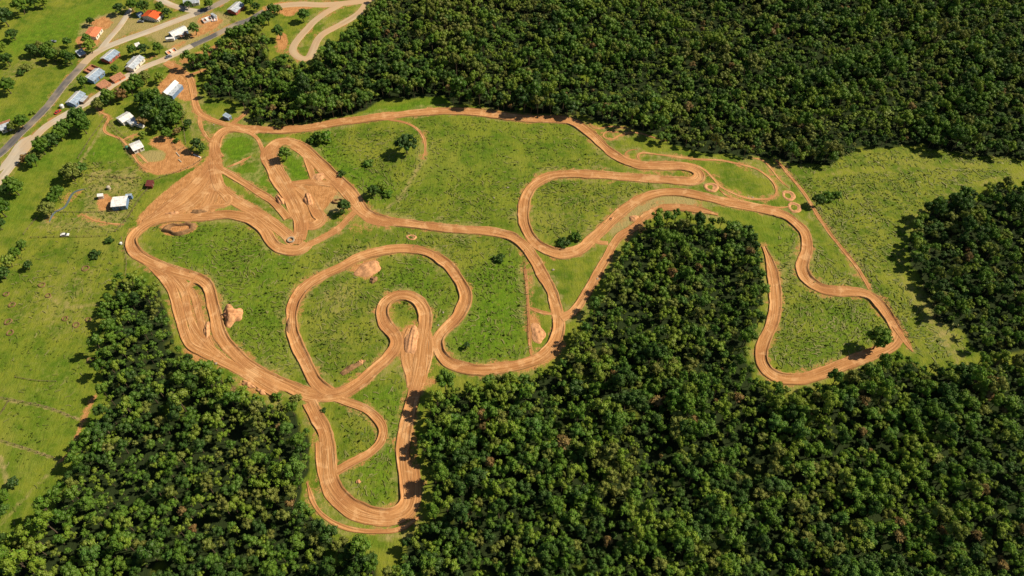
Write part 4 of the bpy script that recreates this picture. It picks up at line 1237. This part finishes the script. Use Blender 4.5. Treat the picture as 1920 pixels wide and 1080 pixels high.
def house(name, label, corners, mats, wall, eave=2.7, rise=1.2, ribs=14, windows=3, chimney=False, group='village houses', cat='house', annex=None, porch=None):
    ctr, L, W, ang = frame4(corners, eave + rise * 0.5)
    z = h1(*ctr)
    e = empty(name, (ctr[0], ctr[1], z), ang)
    tag(e, label, cat, group)
    b = MB()
    x0, x1, y0, y1 = -L / 2, L / 2, -W / 2, W / 2
    b.poly([(x0, y0, -0.4), (x1, y0, -0.4), (x1, y1, -0.4), (x0, y1, -0.4), (x0, y0, eave), (x1, y0, eave), (x1, y1, eave), (x0, y1, eave), (x0, 0, eave + rise - 0.12), (x1, 0, eave + rise - 0.12)],
           [(0, 1, 5, 4), (2, 3, 7, 6), (1, 2, 6, 9, 5), (3, 0, 4, 8, 7), (4, 5, 9, 8), (6, 7, 8, 9), (3, 2, 1, 0)])
    b.build('wall', wall, e)
    r0 = roof_slope(L, W, eave, eave + rise, 1, ribs=ribs).build('roof', mats[0], e)
    roof_slope(L, W, eave, eave + rise, -1, ribs=ribs).build('roof', mats[1], e)
    MB().box(x0 - 0.4, x1 + 0.4, -0.16, 0.16, eave + rise + 0.005, eave + rise + 0.09).build('ridge_cap', mats[0], r0)
    for side in (-1, 1):
        for k in range(windows):
            x = x0 + (k + 0.5) * L / windows
            yy = side * W / 2
            if side < 0 and k == windows // 2:
                d = MB().box(x - 0.5, x + 0.5, yy - 0.05, yy + 0.05, 0, 2.1).build('door', M['timber'], e)
                MB().box(x + 0.32, x + 0.40, yy - 0.09, yy - 0.052, 1.0, 1.1).build('handle', M['greymetal'], d)
            else:
                w = MB().box(x - 0.65, x + 0.65, yy - 0.05, yy + 0.05, 0.95, 2.05).build('window', M['white'], e)
                MB().box(x - 0.55, x + 0.55, yy - 0.07, yy + 0.07, 1.05, 1.95).build('pane', M['glass'], w)
    if chimney:
        MB().box(L * 0.2, L * 0.2 + 0.6, 0.3, 0.9, eave, eave + rise + 0.7).build('chimney', M['brickwall'], e)
    if annex:                                            # lean-to: side, from, to (fraction of length), depth, roof, wall
        sd, fa, fb, dp, rm, wm = annex
        xa, xb = x0 + fa * L, x0 + fb * L
        ya, yb = sorted((sd * (W / 2 + 0.36), sd * (W / 2 + 0.36 + dp)))
        MB().box(xa + 0.15, xb - 0.15, ya + 0.1, yb - 0.1, -0.3, eave - 0.65).build('annex_wall', wm, e)
        rr = MB()
        zi, zo = eave - 0.35, eave - 0.62
        za, zb = (zo, zi) if sd < 0 else (zi, zo)
        rr.poly([(xa, ya, za), (xb, ya, za), (xb, yb, zb), (xa, yb, zb), (xa, ya, za - 0.1), (xb, ya, za - 0.1), (xb, yb, zb - 0.1), (xa, yb, zb - 0.1)],
                [(0, 1, 2, 3), (7, 6, 5, 4), (0, 4, 5, 1), (1, 5, 6, 2), (2, 6, 7, 3), (3, 7, 4, 0)])
        rr.build('annex_roof', rm, e)
    if porch:                                            # porch on posts: side, from, to, depth, roof
        sd, fa, fb, dp, rm = porch
        xa, xb = x0 + fa * L, x0 + fb * L
        ya, yb = sorted((sd * (W / 2 + 0.36), sd * (W / 2 + 0.36 + dp)))
        pr = MB().box(xa, xb, ya, yb, eave - 0.5, eave - 0.38).build('porch_roof', rm, e)
        for px_ in (xa + 0.15, xb - 0.15):
            yy = yb - 0.15 if sd > 0 else ya + 0.15
            MB().box(px_ - 0.08, px_ + 0.08, yy - 0.08, yy + 0.08, -0.2, eave - 0.505).build('post', M['timber'], e)
    return e

w_, g_, bl = M['white'], M['greymetal'], M['bluegrey']
house('cottage', 'white roofed cottage with a red side wall at the road junction', [(188,108),(208,91),(222,98),(203,113)], (w_, bl), M['brickwall'])
house('cottage', 'grey and white striped roof cottage beside the pale gravel road', [(236,124),(256,104),(269,108),(248,130)], (w_, g_), M['plaster'], annex=(1, 0.3, 1.0, 1.8, g_, M['plaster']))
house('cottage', 'white roofed cottage backing on the walled brown yard', [(157,145),(178,128),(195,133),(174,151)], (w_, bl), M['bluewall'])
house('cottage', 'long blue-grey roofed cottage lowest along the asphalt road', [(124,192),(142,171),(160,176),(139,195)], (w_, bl), M['bluewall'], annex=(-1, 0.35, 0.9, 2.4, g_, M['timber']))
house('house', 'square house with a flat-pitched faded red roof on bare earth', [(156,65),(166,49),(191,50),(177,67)], (M['pinkroof'], M['pinkroof']), M['plaster'], rise=0.7, ribs=18)
house('house', 'bright orange roofed house near the top of the photo', [(266,25),(278,17),(301,22),(291,36)], (M['redroof'], M['redroof']), M['plaster'], rise=1.5, ribs=18, chimney=True)
house('cottage', 'long white roofed cottage with a brown porch by the caravans', [(316,60),(344,47),(350,56),(324,68)], (w_, w_), M['bluewall'], porch=(-1, 0.35, 0.8, 3.0, M['rust']))
house('cottage', 'white roofed cottage with a red front wall near the top edge', [(427,17),(443,3),(457,9),(440,23)], (w_, g_), M['brickwall'])
house('shed', 'large white roofed barn with a grey lean-to on an earth yard', [(303,172),(324,151),(333,153),(312,175)], (w_, w_), M['plaster'], eave=3.4, annex=(-1, 0.0, 0.95, 3.2, g_, M['bluewall']), cat='barn', windows=2)
house('bungalow', 'white L-shaped roofed bungalow in front of the dark grove', [(218,220),(237,209),(249,217),(229,229)], (w_, w_), M['plaster'], rise=0.9, annex=(-1, 0.30, 1.0, 4.2, g_, M['plaster']))
house('bungalow', 'small white roofed bungalow in the middle of the paddocks', [(241,268),(259,262),(268,272),(250,281)], (w_, w_), M['plaster'], rise=0.9)
house('workshop', 'white roofed workshop with a blue front next to an earth pad', [(209,368),(235,366),(236,382),(209,385)], (w_, w_), M['bluewall'], eave=3.4, rise=0.7, annex=(1, 0.80, 1.25, 2.0, bl, M['bluewall']), cat='workshop')
house('cottage', 'brownish grey roofed cottage cut by the left edge of the photo', [(-4,232),(16,224),(25,236),(2,244)], (M['rust'], g_), M['plaster'])
house('cottage', 'white roofed cottage whose roof only just enters the top edge', [(342,-2),(370,-6),(374,2),(346,6)], (w_, g_), M['plaster'])

def shed(label, corners, roofm, wallm, h=2.2, cat='shed', name='shed', walls_only=False):
    ctr, L, W, ang = frame4(corners, h)
    e = empty(name, (ctr[0], ctr[1], h1(*ctr)), ang)
    tag(e, label, cat, 'small outbuildings')
    if walls_only:
        t = 0.22
        for (a, b_, c, d) in ((-L/2, L/2, -W/2, -W/2+t), (-L/2, L/2, W/2-t, W/2), (-L/2, -L/2+t, -W/2+t, W/2-t), (L/2-t, L/2, -W/2+t, W/2-t)):
            MB().box(a, b_, c, d, -0.3, h).build('wall', wallm, e)
        MB().box(-L/2+t, L/2-t, -W/2+t, W/2-t, 0.02, 0.12).build('paving', roofm, e)
        MB().box(-L*0.1, L*0.15, -W/2+t, W/2-t, 0.125, h*0.8).build('partition', wallm, e)
    else:
        MB().box(-L/2+0.2, L/2-0.2, -W/2+0.2, W/2-0.2, -0.3, h - 0.15).build('wall', wallm, e)
        b = MB()
        b.poly([(-L/2, -W/2, h-0.15), (L/2, -W/2, h-0.15), (L/2, W/2, h+0.35), (-L/2, W/2, h+0.35), (-L/2, -W/2, h-0.25), (L/2, -W/2, h-0.25), (L/2, W/2, h+0.25), (-L/2, W/2, h+0.25)],
               [(0,1,2,3),(7,6,5,4),(0,4,5,1),(1,5,6,2),(2,6,7,3),(3,7,4,0)])
        b.build('roof', roofm, e)
        MB().box(-0.45, 0.45, -W/2+0.14, -W/2+0.195, 0, 1.8).build('door', M['timber'], e)
    return e
shed('walled brown yard behind the cottage on the asphalt road', [(156,132),(172,121),(190,128),(174,140)], M['rust'], M['rust'], 1.4, 'yard', 'walled_yard', True)
shed('lower of two rusty flat roofs beside the pale gravel road', [(180,161),(196,150),(209,157),(192,168)], M['rust'], M['rust'], 1.8)
shed('upper of two rusty flat roofs beside the pale gravel road', [(206,148),(226,136),(236,144),(214,154)], M['rust'], M['pinkroof'], 1.7)
shed('small white shed among the garden trees', [(252,83),(261,80),(264,85),(255,88)], w_, M['plaster'])
shed('roofless pinkish ruin by the pale gravel road', [(311,97),(328,90),(332,96),(315,104)], M['pinkroof'], M['plaster'], 1.0, 'ruin', 'ruin', True)
shed('roofless white walls in the dusty plot near the top', [(378,36),(394,30),(398,37),(382,42)], M['rust'], w_, 1.2, 'ruin', 'ruin', True)
shed('pale broken walls with red rubble next to the white ruin', [(394,31),(404,30),(410,38),(400,40)], M['pinkroof'], w_, 0.8, 'ruin', 'ruin', True)
shed('dark red shed at the paddock corner by the plaza', [(272,348),(275,336),(288,337),(283,348)], M['darkred'], M['darkred'], 2.2)
shed('small white hut at the corner of the earth pad', [(182,367),(182,362),(192,362),(192,368)], w_, M['plaster'], 2.2, 'hut', 'hut')
shed('dark blue hut on the lawn inside the village path bend', [(418,214),(424,209),(432,215),(425,221)], bl, M['bluewall'], 2.4, 'hut', 'hut')
shed('blue-grey lean hut behind the orange-roofed house', [(254,26),(264,20),(269,23),(259,28)], bl, M['bluewall'], 2.2, 'hut', 'hut')
shed('small white porch hut before the orange-roofed house', [(292,34),(299,29),(302,32),(295,37)], w_, M['plaster'], 2.0, 'hut', 'hut')
shed('grey flat shed under the dark trees by the small side lane', [(139,96),(152,92),(163,98),(150,105)], g_, M['timber'], 1.8)

# ------------------------------------------------------------------ vehicles and small things
def car(px, py, ang, paint_, label, L=4.3, W=1.75, H=1.45):
    x, y = G(px, py)
    e = empty('parked_car', (x, y, h1(x, y) + 0.04), math.radians(ang))
    tag(e, label, 'car', 'parked cars')
    MB().box(-L/2, L/2, -W/2, W/2, 0.32, 0.86).build('body', paint_, e, 0.12)
    b = MB()
    b.poly([(-L*0.36, -W*0.46, 0.862), (L*0.26, -W*0.46, 0.862), (L*0.26, W*0.46, 0.862), (-L*0.36, W*0.46, 0.862), (-L*0.24, -W*0.38, H-0.05), (L*0.10, -W*0.38, H-0.05), (L*0.10, W*0.38, H-0.05), (-L*0.24, W*0.38, H-0.05)],
           [(0,1,5,4),(1,2,6,5),(2,3,7,6),(3,0,4,7),(4,5,6,7),(3,2,1,0)])
    b.build('cabin_glass', M['glass'], e)
    MB().box(-L*0.24, L*0.10, -W*0.38, W*0.38, H-0.045, H).build('roof', paint_, e, 0.02)
    for sx in (-1, 1):
        for sy in (-1, 1):
            MB().tube((sx*L*0.32, sy*(W/2-0.2), 0.32), (sx*L*0.32, sy*(W/2+0.02), 0.32), 0.32, 0.32, 10).build('wheel', M['rubber'], e)
    for sy in (-1, 1):
        MB().box(L/2-0.02, L/2+0.03, sy*W*0.34-0.15, sy*W*0.34+0.15, 0.58, 0.72).build('headlight', M['white'], e)
    return e
car(99,78,10,M['cargrey'],'dark grey car parked on earth beside the hedge row')
car(122,441,5,M['carwhite'],'white car parked by the fence on top of the left pasture')
car(110,213,60,M['carred'],'red car on the grass strip between the two roads')
car(264,41,0,M['cargrey'],'dark car parked on grass before the orange-roofed house')
car(317,109,35,M['cargrey'],'dark car stopped at the edge of the pale gravel road')

def van(px, py, ang, label, L=5.6, W=2.1, name='caravan', cat='caravan', m=None):
    x, y = G(px, py)
    e = empty(name, (x, y, h1(x, y) + 0.03), math.radians(ang))
    tag(e, label, cat, 'caravans')
    MB().box(-L/2, L/2, -W/2, W/2, 0.5, 2.5).build('body', m or w_, e, 0.35)
    for sy in (-1, 1):
        MB().box(-L*0.25, L*0.2, sy*W/2-0.02, sy*W/2+0.02, 1.4, 2.0).build('window', M['glass'], e)
        MB().tube((0, sy*(W/2-0.25), 0.33), (0, sy*(W/2-0.02), 0.33), 0.33, 0.33, 10).build('wheel', M['rubber'], e)
    MB().box(L/2 - 0.05, L/2+1.1, -0.06, 0.06, 0.48, 0.58).build('tow_bar', M['rubber'], e)
van(321,78,8,'rounded white caravan beside the long cottage, lower of two')
van(338,71,12,'rounded white caravan beside the long cottage, upper of two', L=6.4)
van(261,237,-25,'long pale caravan below the L-shaped bungalow', L=7.5, W=2.2)
van(402,34,-40,'grey caravan among the rubble plots', L=4.5, m=g_)

def tank(px, py, r, h, mat, label, cat='tank'):
    x, y = G(px, py)
    e = empty('water_tank', (x, y, h1(x, y)))
    tag(e, label, cat, 'tanks and barrels')
    MB().tube((0, 0, -0.1), (0, 0, h), r, r, 16).build('body', mat, e)
    MB().tube((0, 0, h + 0.003), (0, 0, h + r * 0.4), r, r * 0.35, 16).build('lid', mat, e)
tank(118,203,1.2,1.8,w_,'round white water tank between the two roads')
tank(239,278,1.1,1.6,M['tankgreen'],'green water tank against the small white bungalow')
tank(204,353,1.0,1.7,M['concrete'],'pale round tank above the earth pad')
tank(227,457,0.7,1.0,w_,'small white barrel at the outer edge of the western bend')

def pile_box(px, py, L, W, H, ang, mat, label, cat='crate', name='crate'):
    x, y = G(px, py)
    e = empty(name, (x, y, h1(x, y)), math.radians(ang))
    tag(e, label, cat)
    for k in range(3):
        MB().box(-L/2 + k*L/3 + 0.03, -L/2 + (k+1)*L/3 - 0.03, -W/2, W/2, -0.1, H).build('board', mat, e)
    MB().box(-L/2, L/2, -W/2 - 0.05, W/2 + 0.05, H + 0.003, H + 0.12).build('lid', mat, e)

def beam(px, py, L, ang, label, mat):
    x, y = G(px, py)
    o = MB().box(-L/2, L/2, -0.22, 0.22, -0.1, 0.45).build('timber_beam', mat, None, 0.04, (x, y, h1(x, y)))
    o.rotation_euler = (0, 0, math.radians(ang))
    tag(o, label, 'beam')
beam(333,288,4.5,-50,'pale beam lying in the dirt pen below the grove',M['concrete'])
beam(337,300,3.0,-45,'shorter pale beam at the bottom of the dirt pen',M['concrete'])
beam(369,291,5.5,-28,'long pale beam at the pen corner by the plaza',M['white'])
# fences
def fence(pts, label, h=1.2, gap=4.0, mat=None, hedge=0.0):
    c, s = catmull(GA(pts), 1.0)
    L = s[-1]
    n = int(L / gap) + 1
    x0, y0 = c[0]
    e = empty('fence', (x0, y0, 0))
    tag(e, label, 'fence', 'field fences')
    b, r = MB(), MB()
    prev = None
    for k in range(n):
        d = min(L, k * gap)
        x, y = np.interp(d, s, c[:, 0]), np.interp(d, s, c[:, 1])
        z = h1(x, y)
        b.box(x - x0 - 0.11, x - x0 + 0.11, y - y0 - 0.11, y - y0 + 0.11, z - 0.3, z + h)
        if prev is not None:
            for zz in (0.45, 0.95):
                p, q = Vector((prev[0] - x0, prev[1] - y0, prev[2] + zz * h)), Vector((x - x0, y - y0, z + zz * h))
                r.tube(p, q, 0.055, 0.055, 4)
        prev = (x, y, z)
    o = b.build('posts', mat or M['timber'], e); o['kind'] = 'stuff'
    o = r.build('rails', mat or M['timber'], e); o['kind'] = 'stuff'
fence([(199,222),(188,238),(172,260),(158,282),(142,306)], 'timber fence down the green strip beside the striped paddock')
fence([(207,232),(226,252),(248,268)], 'low fence along the lane between bungalow lawns', gap=3)
fence([(198,229),(215,250),(232,270),(240,290),(262,312),(280,330)], 'timber fence between the lush triangle and the dirt lane')
fence([(384,293),(362,308),(330,322),(300,332),(286,338)], 'dark timber fence between the plaza and the dirt paddock')
fence([(284,348),(266,366),(252,388),(240,408),(222,428),(210,440)], 'timber fence down the workshop side of the plaza')
fence([(58,446),(110,444),(170,444),(212,441)], 'timber fence along the top of the left pasture')
fence([(228,446),(234,468),(238,492),(236,520)], 'short fence round the outside of the western bend', mat=M['timber'])
fence([(160,330),(200,332),(240,334),(276,333)], 'fence across the middle of the striped paddock')
fence([(320,262),(332,282),(342,276),(362,276),(376,290)], 'dark fence round the dirt pen below the grove', gap=3)
fence([(338,210),(344,240),(348,270)], 'fence between the grove and the village path', gap=3)
fence([(0,746),(60,758),(100,768),(152,790)], 'upper timber fence crossing the lower left pasture')
fence([(0,826),(40,838),(80,852),(112,862)], 'lower timber fence crossing the lower left pasture')
fence([(18,753),(8,770),(0,782)], 'short fence closing the small plot on the left edge')
fence([(30,708),(70,715),(122,717)], 'broken fence in the middle of the left pasture', h=0.9)
fence([(1461,300),(1482,322),(1518,364),(1547,411),(1580,456),(1614,500),(1640,540),(1664,572),(1690,612),(1718,658)], 'long dark fence on the pasture side of the straight path', h=1.5, gap=3.5)
fence([(70,410),(60,420),(48,436),(40,446)], 'fence by the shaded ditch on the left')
fence([(96,396),(150,398),(205,396),(232,398)], 'fence behind the workshop plot', h=0.9)
fence([(420,30),(436,40),(446,46)], 'dark fence beside the dusty plot near the top', gap=3)
fence([(984,470),(986,520),(988,560),(990,600),(992,640)], 'dark fence along the lush side of the triangle strip', gap=4)

# earth heaps, pits and rings
def heap(px, py, L, W, H, ang, label, mat=None, seed=1, lobes=3, name='dirt_mound', cat='mound', hollow=0.0, nseg=40, nr=12, irr=1.0):
    x, y = G(px, py)
    z = h1(x, y)
    r = np.random.default_rng(seed)
    a = np.linspace(0, 2 * PI, nseg, endpoint=False)
    ph = r.uniform(0, 6.28, 4)
    V, F = [], []
    for i in range(nr + 1):
        f = i / nr
        rad = 1 + irr * (0.12 * np.sin(3 * a + ph[0]) + 0.08 * np.sin(5 * a + ph[1]))
        xx, yy = L / 2 * f * rad * np.cos(a), W / 2 * f * rad * np.sin(a)
        prof = (1 - f ** 2) if not hollow else (np.exp(-((f - 0.72) / 0.17) ** 2) - hollow * (1 - sstep(0.3, 0.75, np.full_like(a, f))))
        hh = H * prof * (1 - 0.25 * irr + 0.5 * irr * vnoise(xx + 50 * seed, yy, max(1.2, min(L, W) / 4), 81)) + H * 0.25 * irr * (1 - f) * np.sin(lobes * (xx / L) * 6 + ph[2])
        hh = hh + H * 0.30 * irr * (fbm(xx + 31 * seed, yy, 1.6, 83, 2) - 0.5) * (f < 0.95)
        if i == nr: hh = hh * 0 - 0.35
        V.append(np.stack([xx, yy, hh + 0.03], 1))
    V = np.vstack(V)
    for i in range(nr):
        for k in range(nseg):
            F.append((i * nseg + k, (i + 1) * nseg + k, (i + 1) * nseg + (k + 1) % nseg, i * nseg + (k + 1) % nseg))
    me = np_mesh(name, V, F, mat or M['clay'], True)
    o = link(name, me, None, (x, y, z))
    o.rotation_euler = (0, 0, math.radians(ang))
    tag(o, label, cat, 'earth heaps and banks')
    return o
heap(436,592,13,9.5,3.0,115,'big folded clay heap beside the western straight',seed=3,lobes=5,irr=1.8)
heap(336,429,19,9,1.6,4,'long oval clay pit bank inside the western bend',seed=4,hollow=0.6,mat=M['darkclay'])
heap(690,504,15,10,1.3,30,'oval clay tabletop bank inside the top of the central loop',seed=5,irr=0.7)
heap(700,524,5,4,1.2,60,'dark clay spoil heap below the tabletop bank',seed=6,mat=M['darkclay'])
heap(772,640,7,17,1.25,-4,'long clay heap between the two central lanes',seed=7,lobes=4)
heap(660,690,14,3.4,1.2,35,'overgrown earth ridge beside the central lane junction',seed=8,mat=M['darkclay'])
heap(676,680,3.6,2.6,1.3,20,'small pale clay heap on top of the overgrown ridge',seed=9)
heap(1333,353,9,8,0.45,0,'ring of clay beside the tip of the eastern hairpin',seed=10,hollow=0.2,name='dirt_ring',cat='ring',irr=0.3)
heap(1479,366,8,9,0.35,0,'pale clay ring by the straight path, upper of two',seed=11,hollow=0.2,name='dirt_ring',cat='ring',irr=0.3)
heap(1490,388,8,9,0.35,0,'pale clay ring by the straight path, lower of two',seed=12,hollow=0.2,name='dirt_ring',cat='ring',irr=0.3)
heap(771,444,6.5,4.2,0.35,-10,'small clay ring just above the central loop',seed=13,hollow=0.3,name='dirt_ring',cat='ring',irr=0.3)
heap(598,331,8,7,0.6,0,'round clay mound between the north-west hairpin lanes',seed=14,irr=0.8)
heap(578,374,5,11,1.7,20,'steep clay jump on the inner hairpin lane',seed=15)
heap(525,375,4,9,1.6,35,'clay kicker heap on the outer side of the hairpin lane',seed=16)
heap(634,378,7,4,1.2,10,'dark earth pit bank under the hairpin tree',seed=17,hollow=0.8,mat=M['darkclay'])
heap(1188,411,6,4.5,0.9,35,'square clay platform between the twin eastern lanes',seed=18)
heap(1146,412,3.4,2.4,0.9,45,'small clay lump on the edge of the eastern lane',seed=19)
heap(372,396,9,3.2,0.9,3,'low dark bank above the western lane',seed=20,mat=M['darkclay'])
heap(324,399,8,2.6,0.7,4,'low clay bank above the western lane',seed=21)
heap(541,612,2.2,10,0.9,8,'dark earth rut bank on the outer edge of the central loop',seed=22,mat=M['darkclay'])
heap(389,620,3.2,11,1.3,12,'pale clay bank inside the western lane',seed=23)
heap(1008,625,7,13,0.6,10,'bare clay patch heap in the triangle strip',seed=24)
heap(466,722,8,3,1.0,-28,'clay spoil on the wood edge of the western lane',seed=25)
heap(672,904,2.6,2.0,0.8,0,'small pale heap in the grass of the southern hairpin',seed=26)
heap(490,735,6,2.6,1.0,-30,'second clay spoil on the wood edge, nearer the junction',seed=27)
for k, (px, py, d, w) in enumerate([(78,534,4.2,'just below the single pasture tree'),(11,551,3.6,'close to the left edge, upper one'),(22,571,4.2,'close to the left edge, second one'),(15,603,4.6,'close to the left edge, third one'),(19,624,4.2,'close to the left edge, lowest one'),
        (122,598,3.6,'in the middle of the left pasture, left one'),(143,610,4.2,'in the middle of the left pasture, right one'),(90,554,3.6,'below the pasture tree, bare one'),(166,600,3.4,'at the wood edge, uppermost'),(169,641,3.4,'at the wood edge, second'),(170,676,3.8,'at the wood edge, lowest'),
        (160,503,4.6,'in the upper pasture, brownish one')]):
    heap(px, py, d, d * 0.9, 0.55, 20 * k, f'small ringed anthill-like earth mound {w}', seed=40 + k, hollow=0.7, mat=M['darkearth'], nseg=18, nr=7, name='pasture_mound', irr=0.45)
    spot('soil', px, py, d * 0.5, 0.3)

def tyre_ring(px, py, r, label):
    x, y = G(px, py)
    e = empty('concrete_ring', (x, y, h1(x, y) + 0.1))
    tag(e, label, 'concrete ring')
    n = 20
    def ring(name, r0, r1, z0, z1, m):
        pts, fs = [], []
        for k in range(n):
            a = 2 * PI * k / n
            for rr, zz in ((r0, z0), (r1, z0), (r1, z1), (r0, z1)): pts.append((rr * math.cos(a), rr * math.sin(a), zz))
        for k in range(n):
            q = (k + 1) % n
            for j in range(4): fs.append((k * 4 + j, q * 4 + j, q * 4 + (j + 1) % 4, k * 4 + (j + 1) % 4))
        MB().poly(pts, fs).build(name, m, e)
    ring('wall', r * 0.72, r, -0.2, 0.7, M['concrete'])
    ring('rim', r * 0.70, r * 1.03, 0.705, 0.82, M['stone'])
tyre_ring(546,451,1.9,'pale concrete ring on the point of the western hairpin')

# scattered stones and straw bales beside the tracks
def stone_mesh():
    iv, if_ = ico()
    r = np.random.default_rng(3)
    V = iv * (1 + 0.25 * (r.random((len(iv), 1)) - 0.5)) * np.array([1, 0.8, 0.6])
    me = bpy.data.meshes.new('boulder')
    me.from_pydata(V.tolist(), [], if_)
    me.materials.append(M['stone'])
    return me
sm = stone_mesh()
for px, py, s, w in [(573,546,0.5,'inside the central loop near its west lane'),(1037,507,0.9,'in the wedge between the two middle lanes'),(1176,484,0.0,''),(702,601,0.0,''),(1411,371,0.8,'by the practice path oval'),(1403,370,0.6,'by the practice path oval, smaller'),
                     (831,586,0.7,'in the grass beside the east lane of the loop'),(822,610,0.7,'near the narrow neck of the central loop'),(952,352,0.8,'on the inner meadow near the middle-right loop'),(991,220,0.6,'by the northern straight'),(406,683,0.9,'on the wood edge of the western lane'),
                     (1120,524,0.8,'on the wood side of the second lane'),(926,371,0.7,'alone in the wide meadow'),(400,232,0.6,'on the lawn by the village path')]:
    if s:
        x, y = G(px, py)
        o = link('boulder', sm, None, (x, y, h1(x, y) + 0.1 * s))
        o.scale = (s, s, s); o.rotation_euler = (0, 0, px)
        tag(o, f'pale boulder {w}', 'boulder', 'pale boulders')

print('forest', len(FX), 'wood trees; tracks', len(TR))
